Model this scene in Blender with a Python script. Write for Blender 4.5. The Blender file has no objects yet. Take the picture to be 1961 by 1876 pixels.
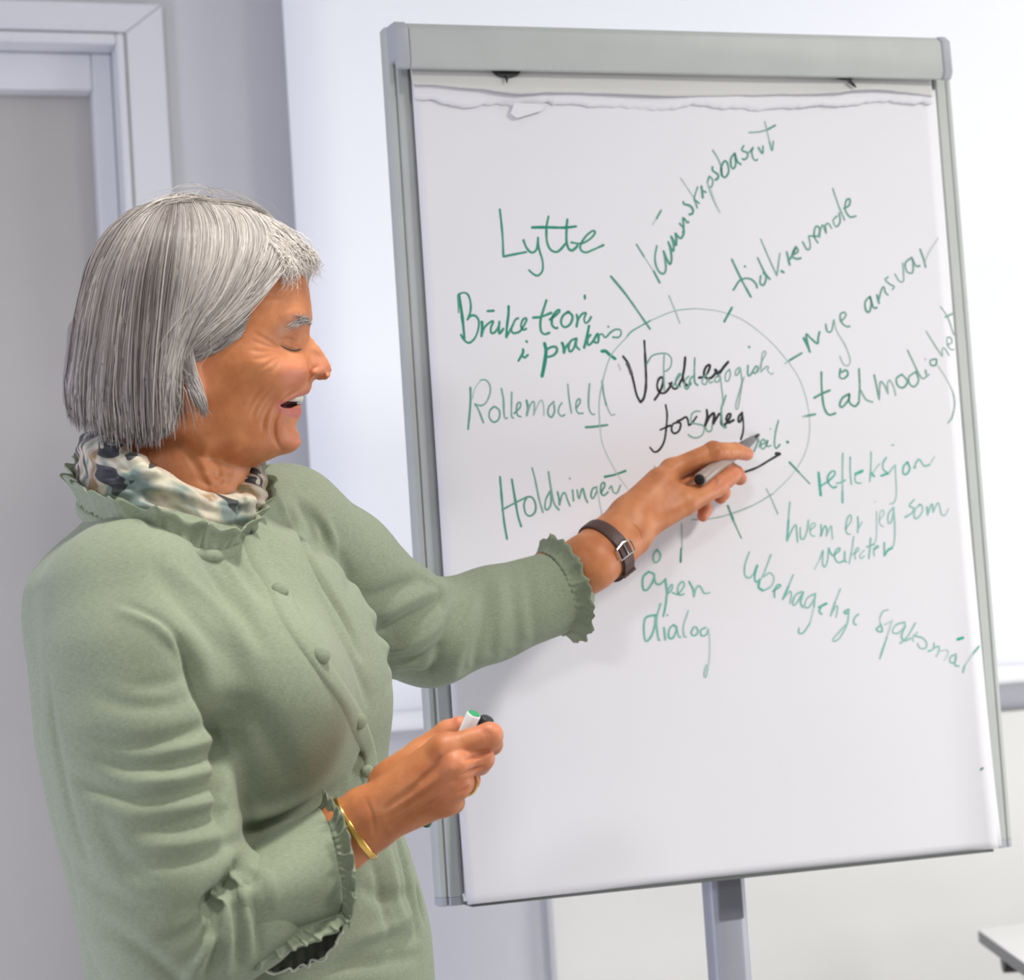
import bpy, math, random
import numpy as np
from mathutils import Vector, Matrix
from mathutils.bvhtree import BVHTree

random.seed(7); rng = np.random.default_rng(7)
C = bpy.context.scene.collection
S = bpy.context.scene

# ------------------------------------------------------------------ camera
F_PX = 4168.0; W_PX, H_PX = 1961.0, 1876.0
YAW, PITCH, ROLL = 0.3215, 0.0697, -0.0664
CAM = np.array([0.0, 0.0, 1.25])
FW = np.array([math.sin(YAW)*math.cos(PITCH), math.cos(YAW)*math.cos(PITCH), math.sin(PITCH)])
_r0 = np.array([math.cos(YAW), -math.sin(YAW), 0.0]); _u0 = np.cross(_r0, FW)
RT = math.cos(ROLL)*_r0 + math.sin(ROLL)*_u0
UP = -math.sin(ROLL)*_r0 + math.cos(ROLL)*_u0
R0 = _r0; A0 = np.array([math.sin(YAW), math.cos(YAW), 0.0])

cam_data = bpy.data.cameras.new('camera'); cam = bpy.data.objects.new('camera', cam_data); C.objects.link(cam)
cam.matrix_world = Matrix(((RT[0], UP[0], -FW[0], CAM[0]), (RT[1], UP[1], -FW[1], CAM[1]), (RT[2], UP[2], -FW[2], CAM[2]), (0, 0, 0, 1)))
cam_data.sensor_fit = 'HORIZONTAL'; cam_data.sensor_width = 36.0; cam_data.lens = F_PX/W_PX*36.0
cam_data.clip_start = 0.05; cam_data.clip_end = 50
cam_data.dof.use_dof = True; cam_data.dof.focus_distance = 2.12; cam_data.dof.aperture_fstop = 7.0
S.camera = cam

# ------------------------------------------------------------------ light and exposure
S.view_settings.view_transform = 'Standard'; S.view_settings.look = 'None'
S.view_settings.gamma = 1.0; S.view_settings.exposure = -0.2; S.view_settings.use_curve_mapping = False
world = bpy.data.worlds.new('room_light'); S.world = world; world.use_nodes = True
bg = world.node_tree.nodes['Background']; bg.inputs[0].default_value = (0.93, 0.95, 1.0, 1); bg.inputs[1].default_value = 0.345

def area(name, loc, target, size, size_y, power, color=(1, 1, 1)):
    l = bpy.data.lights.new(name, 'AREA'); l.shape = 'RECTANGLE'; l.size = size; l.size_y = size_y
    l.energy = power; l.color = color
    o = bpy.data.objects.new(name, l); C.objects.link(o); o.location = loc
    o.rotation_euler = (Vector(target) - Vector(loc)).to_track_quat('-Z', 'Y').to_euler()
    return o
area('ceiling_light_key', (2.05, 0.75, 2.66), (1.30, 1.95, 0.70), 0.45, 0.45, 21, (1.0, 0.97, 0.93)).data.spread = math.radians(105)
area('added_fill_screen', (2.3, 2.55, 2.66), (2.2, 3.2, 1.2), 0.9, 0.3, 3.5, (1.0, 0.98, 0.96))  # added fill lamp that whitens the right of the projection screen
area('ceiling_light_back', (0.62, 1.58, 2.66), (0.36, 1.72, 1.30), 0.14, 0.14, 2.7, (1.0, 0.97, 0.92)).data.spread = math.radians(58)
area('ceiling_light_rear', (-2.0, -2.3, 2.45), (0.9, 2.3, 1.0), 0.42, 0.42, 44, (0.97, 0.98, 1.0))
area('added_fill_left', (-1.7, 1.7, 0.8), (0.4, 3.3, 0.7), 0.7, 1.0, 40, (0.74, 0.76, 1.0))  # added low bluish fill lamp, brightens the door and lower left wall
area('added_fill_right', (3.2, 1.8, 0.9), (0.9, 3.0, 0.9), 0.9, 1.2, 30, (0.93, 0.95, 1.0))  # added low fill lamp, brightens the lower wall and the screen's right side

# ------------------------------------------------------------------ projection helpers (photo pixel + distance -> point in the room)
def ray(px, py):
    return FW + RT*((px-980.5)/F_PX) - UP*((py-938.0)/F_PX)
def P(px, py, d):
    return CAM + ray(px, py)*d
def onY(px, py, Y):
    v = ray(px, py); return CAM + v*(Y/v[1])
def onZ(px, py, z):
    v = ray(px, py); return CAM + v*((z-CAM[2])/v[2])
def to_px(p):
    p = np.asarray(p)-CAM; w = p@FW
    return np.stack([980.5+F_PX*(p@RT)/w, 938.0-F_PX*(p@UP)/w, w], -1)

# ------------------------------------------------------------------ object helpers
def tag(o, label=None, cat=None, group=None, kind=None):
    if label: o['label'] = label
    if cat: o['category'] = cat
    if group: o['group'] = group
    if kind: o['kind'] = kind
    return o
def empty(name, loc, label, cat, group=None):
    o = bpy.data.objects.new(name, None); C.objects.link(o); o.location = [float(v) for v in loc]
    o.empty_display_size = 0.05
    return tag(o, label, cat, group)
def link(name, me, mat=None, parent=None):
    o = bpy.data.objects.new(name, me); C.objects.link(o)
    if mat: me.materials.append(mat)
    if parent:
        o.parent = parent
        # verts are given in world space: cancel the parent's position
        base = parent; off = Vector((0, 0, 0))
        while base: off = off + base.location; base = base.parent
        o.location = -off
    return o
def mesh_np(name, V, Fq, mat=None, parent=None, smooth=True, attrs=None):
    V = np.asarray(V, np.float32); Fq = np.asarray(Fq, np.int32); k = Fq.shape[1]
    me = bpy.data.meshes.new(name)
    me.vertices.add(len(V)); me.vertices.foreach_set('co', V.ravel())
    me.loops.add(len(Fq)*k); me.loops.foreach_set('vertex_index', Fq.ravel())
    me.polygons.add(len(Fq)); me.polygons.foreach_set('loop_start', np.arange(0, len(Fq)*k, k, dtype=np.int32))
    me.polygons.foreach_set('loop_total', np.full(len(Fq), k, np.int32))
    me.update(calc_edges=True); me.validate()
    me.polygons.foreach_set('use_smooth', np.full(len(me.polygons), smooth, bool))
    for nm, a in (attrs or {}).items():
        at = me.attributes.new(nm, 'FLOAT', 'POINT'); at.data.foreach_set('value', np.asarray(a, np.float32))
    return link(name, me, mat, parent)
class MB:
    """collects simple solids into one mesh"""
    def __init__(s): s.v = []; s.f = []
    def add(s, V, F):
        n = len(s.v); s.v += [tuple(map(float, p)) for p in V]; s.f += [tuple(i+n for i in f) for f in F]
    def box(s, lo, hi):
        x0, y0, z0 = lo; x1, y1, z1 = hi
        s.add([(x0,y0,z0),(x1,y0,z0),(x1,y1,z0),(x0,y1,z0),(x0,y0,z1),(x1,y0,z1),(x1,y1,z1),(x0,y1,z1)],
              [(3,2,1,0),(4,5,6,7),(0,1,5,4),(1,2,6,5),(2,3,7,6),(3,0,4,7)])
        return s
    def prism(s, prof, a, b, axis):
        """extrude a closed 2D profile along an axis ('x': prof=(y,z); 'z': prof=(x,y); 'y': prof=(x,z))"""
        n = len(prof)
        def mk(p, t): return {'x': (t, p[0], p[1]), 'z': (p[0], p[1], t), 'y': (p[0], t, p[1])}[axis]
        V = [mk(p, a) for p in prof]+[mk(p, b) for p in prof]
        F = [tuple(range(n)), tuple(range(2*n-1, n-1, -1))]+[(i, n+i, n+(i+1) % n, (i+1) % n) for i in range(n)]
        s.add(V, F); return s
    def tube(s, pts, rad, n=12, caps=True):
        pts = [np.asarray(p, float) for p in pts]; rad = rad if hasattr(rad, '__len__') else [rad]*len(pts)
        T = [(pts[min(i+1, len(pts)-1)]-pts[max(i-1, 0)]) for i in range(len(pts))]
        T = [t/np.linalg.norm(t) for t in T]
        a = np.array([0, 0, 1.0]) if abs(T[0][2]) < .9 else np.array([1.0, 0, 0])
        V = []
        u = np.cross(T[0], a); u /= np.linalg.norm(u)
        for i, p in enumerate(pts):
            u = u-T[i]*(u@T[i]); u /= np.linalg.norm(u); w = np.cross(T[i], u)
            for k in range(n):
                th = 2*math.pi*k/n; V.append(p+rad[i]*(math.cos(th)*u+math.sin(th)*w))
        F = []
        for i in range(len(pts)-1):
            for k in range(n): F.append((i*n+k, i*n+(k+1) % n, (i+1)*n+(k+1) % n, (i+1)*n+k))
        if caps: F += [tuple(range(n-1, -1, -1)), tuple((len(pts)-1)*n+k for k in range(n))]
        s.add(V, F); return s
    def build(s, name, mat, parent=None, smooth=False, bevel=0.0, seg=2, angle=None):
        me = bpy.data.meshes.new(name); me.from_pydata(s.v, [], s.f); me.update()
        import bmesh
        bm = bmesh.new(); bm.from_mesh(me); bmesh.ops.recalc_face_normals(bm, faces=bm.faces[:]); bm.to_mesh(me); bm.free()
        o = link(name, me, mat, parent)
        if smooth or bevel:
            for p in me.polygons: p.use_smooth = True
            try: me.set_sharp_from_angle(angle=math.radians(angle or 40))
            except Exception: pass
        if bevel:
            m = o.modifiers.new('bevel', 'BEVEL'); m.width = bevel; m.segments = seg; m.limit_method = 'ANGLE'; m.angle_limit = math.radians(35)
            m.harden_normals = False
        return o
def crom(pts, n=8, closed=False):
    """Catmull-Rom through points -> dense polyline"""
    p = np.asarray(pts, float)
    if len(p) == 2 and not closed:
        t = np.linspace(0, 1, n+1)[:, None]; return p[0]*(1-t)+p[1]*t
    if closed: q = np.concatenate([p[-1:], p, p[:2]])
    else: q = np.concatenate([2*p[:1]-p[1:2], p, 2*p[-1:]-p[-2:-1]])
    out = []
    for i in range(1, len(q)-2):
        a, b, c, d = q[i-1], q[i], q[i+1], q[i+2]; t = np.linspace(0, 1, n, endpoint=False)[:, None]
        out.append(.5*((2*b)+(c-a)*t+(2*a-5*b+4*c-d)*t*t+(3*b-3*c+d-a)*t**3))
    out = np.concatenate(out)
    return out if closed else np.concatenate([out, p[-1:]])
def resample(pts, n):
    p = np.asarray(pts, float); L = np.r_[0, np.cumsum(np.linalg.norm(np.diff(p, axis=0), axis=1))]
    t = np.linspace(0, L[-1], n)
    return np.stack([np.interp(t, L, p[:, k]) for k in range(p.shape[1])], 1)

# ------------------------------------------------------------------ implicit surfaces -> one smooth mesh
def cap(p, a, b, ra, rb):
    a = np.asarray(a); ab = np.asarray(b)-a; q = p-a
    t = np.clip((q@ab)/(ab@ab), 0, 1)
    return np.linalg.norm(q-t[:, None]*ab, axis=1)-(ra+(rb-ra)*t)
def ell(p, c, ax, rad):
    q = (p-np.asarray(c))@np.asarray(ax).T/np.asarray(rad)
    return (np.linalg.norm(q, axis=1)-1)*min(rad)
def smin(a, b, k):
    h = np.clip(.5+.5*(b-a)/k, 0, 1); return b+(a-b)*h-k*h*(1-h)
def smax(a, b, k): return -smin(-a, -b, k)
def chain(p, pts, rads, k=0.006, d=None):
    for i in range(len(pts)-1):
        c = cap(p, pts[i], pts[i+1], rads[i], rads[i+1]); d = c if d is None else smin(d, c, k)
    return d
def mesh_sdf(fn, lo, hi, h, cb=6, margin=0.0):
    lo = np.asarray(lo, float); nb = np.ceil((np.asarray(hi)-lo)/(h*cb)).astype(int)+1
    g = np.stack(np.meshgrid(*[np.arange(n) for n in nb], indexing='ij'), -1).reshape(-1, 3)
    cen = lo+(g*cb+(cb-1)/2)*h
    dc = fn(cen)
    act = np.abs(dc) < h*cb*0.95*1.25+margin
    F = np.repeat(np.where(dc < 0, -1.0, 1.0).astype(np.float32)[:, None], cb**3, 1)
    off = np.stack(np.meshgrid(*[np.arange(cb)]*3, indexing='ij'), -1).reshape(-1, 3)
    ids = np.nonzero(act)[0]
    for s in range(0, len(ids), 1500):
        b = ids[s:s+1500]
        pts = (lo+(g[b][:, None, :]*cb+off[None])*h).reshape(-1, 3)
        F[b] = fn(pts).reshape(len(b), -1)
    F = F.reshape(*nb, cb, cb, cb).transpose(0, 3, 1, 4, 2, 5).reshape(nb[0]*cb, nb[1]*cb, nb[2]*cb)
    return surface_nets(F, lo, h)
def surface_nets(F, lo, h):
    ins = F < 0
    nx, ny, nz = F.shape
    cnt = np.zeros((nx-1, ny-1, nz-1), np.int8)
    cor = [(i, j, k) for i in (0, 1) for j in (0, 1) for k in (0, 1)]
    for i, j, k in cor: cnt += ins[i:nx-1+i, j:ny-1+j, k:nz-1+k]
    act = np.argwhere((cnt > 0) & (cnt < 8))
    acc = np.zeros((len(act), 3)); num = np.zeros(len(act))
    vals = {c: F[act[:, 0]+c[0], act[:, 1]+c[1], act[:, 2]+c[2]].astype(float) for c in cor}
    for a in cor:
        for ax in range(3):
            if a[ax]: continue
            b = list(a); b[ax] = 1; b = tuple(b)
            f0, f1 = vals[a], vals[b]; m = (f0 < 0) != (f1 < 0)
            t = np.where(m, f0/np.where(m, f0-f1, 1), 0)
            p = np.tile(np.array(a, float), (len(act), 1)); p[:, ax] += t
            acc[m] += p[m]; num[m] += 1
    V = lo+(act+acc/num[:, None])*h
    idx = np.full((nx-1, ny-1, nz-1), -1, np.int32); idx[act[:, 0], act[:, 1], act[:, 2]] = np.arange(len(act))
    quads = []
    for ax in range(3):
        sl0 = [slice(None)]*3; sl1 = [slice(None)]*3; sl0[ax] = slice(0, -1); sl1[ax] = slice(1, None)
        d = ins[tuple(sl0)] != ins[tuple(sl1)]
        e = np.argwhere(d); o1, o2 = [(1, 2), (2, 0), (0, 1)][ax]
        e = e[(e[:, o1] > 0) & (e[:, o2] > 0) & (e[:, o1] < F.shape[o1]-1) & (e[:, o2] < F.shape[o2]-1)]
        def cell(d1, d2):
            c = e.copy(); c[:, o1] -= d1; c[:, o2] -= d2; return idx[c[:, 0], c[:, 1], c[:, 2]]
        q = np.stack([cell(1, 1), cell(0, 1), cell(0, 0), cell(1, 0)], 1)
        flip = ~ins[e[:, 0], e[:, 1], e[:, 2]]
        q[flip] = q[flip][:, ::-1]
        quads.append(q)
    Q = np.concatenate(quads); Q = Q[(Q >= 0).all(1)]
    return V, Q
def vnormals(V, Q):
    n = np.cross(V[Q[:, 2]]-V[Q[:, 0]], V[Q[:, 3]]-V[Q[:, 1]]); N = np.zeros_like(V)
    for k in range(4): np.add.at(N, Q[:, k], n)
    return N/np.maximum(np.linalg.norm(N, axis=1), 1e-12)[:, None]
def relax(V, Q, it=1, lam=.5):
    for _ in range(it):
        A = np.zeros_like(V); c = np.zeros(len(V))
        for k in range(4):
            for j in (1, 3):
                np.add.at(A, Q[:, k], V[Q[:, (k+j) % 4]]); np.add.at(c, Q[:, k], 1)
        V = V+lam*(A/np.maximum(c, 1)[:, None]-V)
    return V
def poly_dist(X, pl):
    """distance of points X to polyline pl and the parameter along it (0..1)"""
    best = np.full(len(X), 1e9); par = np.zeros(len(X)); n = len(pl)-1
    for i in range(n):
        a, b = pl[i], pl[i+1]; ab = b-a; t = np.clip(((X-a)@ab)/max(ab@ab, 1e-12), 0, 1)
        d = np.linalg.norm(X-a-t[:, None]*ab, axis=1); m = d < best
        best[m] = d[m]; par[m] = (i+t[m])/n
    return best, par
def bvh_of(V, Q): return BVHTree.FromPolygons([tuple(v) for v in V.tolist()], Q.tolist())
def hit(bvh, px, py, fallback=2.0):
    d = Vector(ray(px, py)); d.normalize()
    loc, nor, i, dist = bvh.ray_cast(Vector(CAM), d)
    if loc is None: loc, nor, i, dist = bvh.find_nearest(Vector(P(px, py, fallback)))
    return np.array(loc), np.array(nor)

# ------------------------------------------------------------------ materials
def srgb(r, g, b):
    f = lambda c: (c/255/12.92) if c/255 <= .04045 else ((c/255+.055)/1.055)**2.4
    return (f(r), f(g), f(b), 1)
def mat(name, col, rough=.5, metal=0.0, var=0.0, vscale=8.0, bump=0.0, bscale=200.0, **kw):
    m = bpy.data.materials.new(name); m.use_nodes = True; nt = m.node_tree; b = nt.nodes['Principled BSDF']
    b.inputs['Base Color'].default_value = col; b.inputs['Roughness'].default_value = rough; b.inputs['Metallic'].default_value = metal
    for k, v in kw.items(): b.inputs[k.replace('_', ' ')].default_value = v
    tc = nt.nodes.new('ShaderNodeTexCoord')
    if var:
        n = nt.nodes.new('ShaderNodeTexNoise'); n.inputs['Scale'].default_value = vscale; n.inputs['Detail'].default_value = 4
        nt.links.new(tc.outputs['Object'], n.inputs['Vector'])
        r = nt.nodes.new('ShaderNodeValToRGB'); r.color_ramp.elements[0].position = .3; r.color_ramp.elements[1].position = .7
        r.color_ramp.elements[0].color = [c*(1-var) for c in col[:3]]+[1]; r.color_ramp.elements[1].color = [min(1, c*(1+var)) for c in col[:3]]+[1]
        nt.links.new(n.outputs['Fac'], r.inputs['Fac']); nt.links.new(r.outputs['Color'], b.inputs['Base Color'])
    if bump:
        n = nt.nodes.new('ShaderNodeTexNoise'); n.inputs['Scale'].default_value = bscale; n.inputs['Detail'].default_value = 3
        nt.links.new(tc.outputs['Object'], n.inputs['Vector'])
        bp = nt.nodes.new('ShaderNodeBump'); bp.inputs['Strength'].default_value = bump; bp.inputs['Distance'].default_value = .001
        nt.links.new(n.outputs['Fac'], bp.inputs['Height']); nt.links.new(bp.outputs['Normal'], b.inputs['Normal'])
    return m

# ================================================================== the setting
M_wall = mat('wall_paint', srgb(202, 202, 205), .8, var=.02, vscale=3, bump=.08, bscale=300)
M_trim = mat('white_trim_paint', srgb(212, 212, 215), .45, var=.015, vscale=5)
M_door = mat('grey_door_laminate', srgb(176, 173, 168), .5, var=.03, vscale=4)
M_floor = mat('grey_linoleum', srgb(205, 203, 200), .5, var=.05, vscale=30)
M_ceil = mat('ceiling_paint', srgb(235, 235, 232), .9)
M_cream = mat('cream_panel', srgb(226, 224, 217), .6, var=.01)
M_canvas = mat('projection_canvas', srgb(247, 248, 250), .85, bump=.05, bscale=900)
M_alu = mat('brushed_aluminium', srgb(184, 187, 182), .62, .12, var=.03, vscale=20)
M_aludark = mat('grey_aluminium', srgb(150, 152, 156), .4, .5, var=.03, vscale=20)
M_endcap = mat('grey_plastic', srgb(170, 172, 176), .5)
M_black = mat('black_plastic', srgb(22, 22, 24), .4)
M_whitebar = mat('white_lacquer', srgb(245, 245, 247), .35)

Y_WALL = 3.36
def wall_x(px, py, Y=Y_WALL): return onY(px, py, Y)[0]
def wall_z(px, py, Y=Y_WALL): return onY(px, py, Y)[2]
def struct(o): o['kind'] = 'structure'; return o

struct(MB().box((-3, -3.5, -.06), (4.5, Y_WALL+.3, 0)).build('floor', M_floor))
struct(MB().box((-3, -3.5, 2.72), (4.5, Y_WALL+.3, 2.78)).build('ceiling', M_ceil))
# door opening in the back wall: x from well left of the frame to the jamb
dx1 = wall_x(244, 250)          # inner edge of casing on the right side
dxL = dx1-1.02
zh = wall_z(120, 68)            # underside of the head casing
w = MB()
w.box((-3, Y_WALL, 0), (dxL, Y_WALL+.16, 2.72)).box((dx1, Y_WALL, 0), (4.5, Y_WALL+.16, 2.72)).box((dxL, Y_WALL, zh), (dx1, Y_WALL+.16, 2.72))
struct(w.build('wall_back', M_wall))
# door: casing, jamb lining, stop and leaf
door = struct(empty('door_1', (0, 0, 0), None, None))
cw = wall_x(318, 200)-dx1
zc = wall_z(150, 9)
def casing(name, poly): MB().prism(poly, Y_WALL-.018, Y_WALL-.0005, 'y').build(name, M_trim, door, bevel=.003)
g = .0015
casing('casing_side', [(dx1+g, .002), (dx1+cw, .002), (dx1+cw, zc), (dx1+g, zh+g)])
casing('casing_side', [(dxL-g, .002), (dxL-g, zh+g), (dxL-cw, zc), (dxL-cw, .002)])
casing('casing_head', [(dxL-g+.0004, zh+g), (dx1+g-.0004, zh+g), (dx1+cw-.0004, zc), (dxL-cw+.0004, zc)])
def lining(x0, x1, z0, z1, y0, y1, nm): MB().box((x0, y0, z0), (x1, y1, z1)).build(nm, M_trim, door, bevel=.003)
jw = .014
lining(dx1-jw, dx1-.0005, 0.002, zh-.001, Y_WALL-.024, Y_WALL+.15, 'jamb'); lining(dxL+.0005, dxL+jw, .002, zh-.001, Y_WALL-.024, Y_WALL+.15, 'jamb')
lining(dxL+jw, dx1-jw, zh-.018, zh-.001, Y_WALL-.024, Y_WALL+.15, 'head_jamb')
lining(dx1-jw-.032, dx1-jw-.0005, .002, zh-.0185, Y_WALL+.03, Y_WALL+.07, 'door_stop'); lining(dxL+jw+.0005, dxL+jw+.032, .002, zh-.0185, Y_WALL+.03, Y_WALL+.07, 'door_stop')
lining(dxL+jw+.032, dx1-jw-.032, zh-.078, zh-.0185, Y_WALL+.03, Y_WALL+.07, 'door_stop')
MB().box((dxL+jw+.003, Y_WALL+.071, .006), (dx1-jw-.003, Y_WALL+.112, zh-.021)).build('door_leaf', M_door, door, bevel=.002)
# skirting on the wall right of the door
struct(MB().box((dx1+cw+.002, Y_WALL-.014, .001), (4.4, Y_WALL-.0005, .07)).build('baseboard_back', M_trim, bevel=.003))
# cream strip of wall panelling seen under the flip chart
xp = wall_x(1050, 1800)
struct(MB().box((xp, Y_WALL-.03, .071), (xp+2.2, Y_WALL-.0006, wall_z(1200, 1420))).build('trim_1', M_cream, bevel=.003))

# projection screen hung in front of the wall
Y_SC = Y_WALL-.09
scr = empty('projection_screen', (wall_x(565, 460, Y_SC), Y_SC, 1.1), 'large white pull-down projection screen hanging on the wall behind the flip chart', 'projection screen')
sx0 = wall_x(569, 470, Y_SC); sx1 = sx0+2.3
sz0 = onY(775, 1372, Y_SC)[2]
nx, nz = 24, 20
V = []; Fq = []
for j in range(nz+1):
    for i in range(nx+1):
        x = sx0+(sx1-sx0)*i/nx; z = sz0+(2.6-sz0)*j/nz
        V.append((x, Y_SC+.002*math.sin(i*.5)*math.sin(j*.3), z))
for j in range(nz):
    for i in range(nx):
        a = j*(nx+1)+i; Fq.append((a, a+1, a+nx+2, a+nx+1))
o = mesh_np('canvas', V, Fq, M_canvas, scr); sm = o.modifiers.new('thick', 'SOLIDIFY'); sm.thickness = .0015
MB().tube([(sx0-.01, Y_SC, sz0-.006), (sx1+.01, Y_SC, sz0-.006)], .0155, 20).build('bottom_bar', M_whitebar, scr, smooth=True)
MB().box((sx0-.03, Y_SC-.05, 2.6), (sx1+.03, Y_SC+.05, 2.71)).build('roller_case', M_whitebar, scr, bevel=.012)
for xx in (sx0-.012, sx1+.012):
    MB().tube([(xx-.006, Y_SC, sz0-.006), (xx+.006, Y_SC, sz0-.006)], .0165, 20).build('end_cap', M_endcap, scr, smooth=True)

# ================================================================== flip chart
YB = 2.3884                       # plane of the board front
BX0, BX1 = .6773, .6773+.74; BZ0 = 1.25-.2858; BZ1 = BZ0+1.0064
fc = empty('flip_chart_stand', ((BX0+BX1)/2, YB+.05, 0), 'grey aluminium flip chart on a central post with white paper covered in green handwriting', 'flip chart')
M_board = mat('white_steel_board', srgb(228, 230, 230), .3)
MB().box((BX0+.012, YB+.003, BZ0+.006), (BX1-.012, YB+.018, BZ1-.004)).build('board', M_board, fc)
for sx, x0 in ((1, BX0), (-1, BX1)):
    # rounded two-step edge profile
    pr = [(0, .022), (0, .006), (.003, .001), (.008, 0), (.010, .003), (.012, -.002), (.024, -.003), (.0275, 0), (.0275, .006), (.012, .022)]
    MB().prism([(x0+sx*a, YB+b) for a, b in pr][::sx], BZ0+.004, BZ1, 'z').build('edge_profile', M_alu, fc, smooth=True, bevel=.0008, angle=25)
    MB().prism([(x0+sx*a*1.02, YB+b) for a, b in pr][::sx], BZ0-.006, BZ0+.004, 'z').build('edge_end_cap', M_endcap, fc, bevel=.001)
# paper clamp bar along the top
YH = YB-.034
hA = onY(784, 36, YH); hB = onY(1804, 66, YH); hC = onY(790, 127, YH); hz1 = (hA[2]+hB[2])/2; hz0 = hC[2]
hx0, hx1 = onY(784, 80, YH)[0], onY(1804, 100, YH)[0]
pr = [(YB+.024, hz1-.004), (YB-.004, hz1), (YB-.024, hz1-.002), (YH, hz1-.010), (YH-.001, hz0+.008), (YH+.004, hz0), (YH+.012, hz0), (YH+.014, hz0+.012), (YB+.024, hz0+.012)]
MB().prism(pr, hx0, hx1, 'x').build('clamp_bar', M_alu, fc, smooth=True, bevel=.0012, angle=50)
for x0, x1 in ((hx0-.0155, hx0-.0002), (hx1+.0002, hx1+.0125)):
    p2 = [(y+(0 if y > YB-.01 else -.001), z+(.0012 if z > hz0+.03 else -.0012)) for y, z in pr]
    MB().prism(p2, x0, x1, 'x').build('bar_end_cap', M_endcap, fc, smooth=True, bevel=.002, angle=50)
# pad of sheets
YP = YB-.011
px0 = onY(838, 930, YP)[0]; px1 = onY(1845, 930, YP)[0]
pz0 = onY(1400, 1676, YP)[2]; pz1 = onY(1300, 193, YP)[2]
def sheet_y(x, z):
    """gentle waviness and a lifted bottom right corner"""
    u = (x-px0)/(px1-px0); v = (z-pz0)/(pz1-pz0)
    y = YP-.0010*np.sin(3.1*u+1.0)*np.sin(2.2*v+.4)-.0006*np.sin(9*u+4*v)
    y = y-.012*np.clip(1-v*6, 0, 1)**2*(.4+.6*np.clip(1-u*3, 0, 1))          # foot of the sheet stands off
    y = y-.009*np.clip((u-.93)/.07, 0, 1)**2*np.clip(1-v*2.2, 0, 1)
    return y
M_paper = mat('white_flip_paper', srgb(226, 224, 226), .85, var=.012, vscale=3, bump=.12, bscale=60)
M_stub = mat('cream_paper_stub', srgb(208, 206, 201), .85, var=.02, vscale=6)
def paper(name, yo, x0, x1, z0, z1, material=M_paper, nx=60, nz=90, zfun=None, yfun=sheet_y, parent=fc, thick=.0003, top=None):
    V = []; Fq = []
    xs = np.linspace(x0, x1, nx+1); ts = np.linspace(0, 1, nz+1)
    for t in ts:
        zb = z0 if zfun is None else zfun(xs); zt = z1 if top is None else top(xs)
        z = zb+(zt-zb)*t+0*xs
        V.append(np.stack([xs, yfun(xs, z)+yo, z], 1))
    V = np.concatenate(V)
    for j in range(nz):
        for i in range(nx):
            a = j*(nx+1)+i; Fq.append((a, a+1, a+nx+2, a+nx+1))
    o = mesh_np(name, V, Fq, material, parent); m = o.modifiers.new('thick', 'SOLIDIFY'); m.thickness = thick; m.offset = 1
    return o
flat = lambda x, z: np.full_like(x, YP)
MB().box((px0+.004, YP+.0025, pz0+.006), (px1-.002, YB-.0005, pz1-.004)).build('paper_pad', M_stub, fc)
paper('under_sheet', .0012, px0+.002, px1+.006, pz0+.003, pz1+.02, nx=40, nz=40)
MB().box((px0+.006, YP-.0085, pz0-.0036), (px1-.004, YB+.016, pz0-.0006)).build('bottom_rail', mat('dark_grey_rail', srgb(96, 100, 96), .5), fc)
sheet = paper('paper_sheet', 0, px0, px1, pz0, pz1+.02)
# torn strip and stub of earlier sheets under the clamp bar
def zfit(pts):
    xs = [onY(a, b, YP)[0] for a, b in pts]; zs = [onY(a, b, YP)[2] for a, b in pts]
    return lambda x: np.interp(x, xs, zs)
rj = np.cumsum(rng.normal(0, .0006, 400)); rj -= np.linspace(0, rj[-1], 400)
jag = lambda x, a=1.0: a*np.interp(x, np.linspace(px0, px1, 400), rj)
stub_e = [(790, 165), (850, 167), (920, 172), (950, 178), (990, 182), (1050, 179), (1120, 180), (1250, 183), (1320, 186), (1400, 182), (1490, 180), (1560, 182), (1600, 180), (1630, 175), (1680, 175), (1740, 181), (1790, 188)]
torn_e = [(792, 190), (830, 193), (870, 195), (900, 196), (925, 192), (960, 195), (1000, 199), (1045, 194), (1090, 196), (1180, 198), (1300, 200), (1420, 199), (1500, 196), (1600, 200), (1680, 196), (1740, 201), (1790, 201)]
fs, ft = zfit(stub_e), zfit(torn_e)
topz = lambda x: np.full_like(x, hz0+.016)
paper('torn_strip', -.0014, px0+.001, px1-.001, 0, 0, M_paper, 260, 6, lambda x: ft(x)+jag(x)+.0007*np.sin(x*310)*np.sin(x*93), lambda x, z: np.full_like(x, YP)-.001+.0008*np.sin(x*40), top=topz)
bulge = lambda x, z: YP-.002-.006*np.clip((hz0+.012-z)/.03, 0, 1)**2*(.35+.65*np.exp(-((x-onY(960, 170, YP)[0])/.09)**2)+.5*np.exp(-((x-onY(1640, 170, YP)[0])/.07)**2)+.3*np.sin(x*21))
paper('sheet_stub', -.0016, px0-.002, px1-.002, 0, 0, M_stub, 200, 10, lambda x: fs(x)+.25*jag(x), bulge, top=topz, thick=.0008)
# little torn flap
fl = [onY(a, b, YP-.006) for a, b in ((985, 197), (1044, 199), (1040, 211), (990, 226), (978, 217))]
mb = MB(); mb.add([p for p in fl]+[p+np.array([0, .0006, 0]) for p in fl], [(4, 3, 2, 1, 0), (5, 6, 7, 8, 9)]+[(i, (i+1) % 5, 5+(i+1) % 5, 5+i) for i in range(5)])
mb.build('torn_flap', M_paper, fc)
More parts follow.
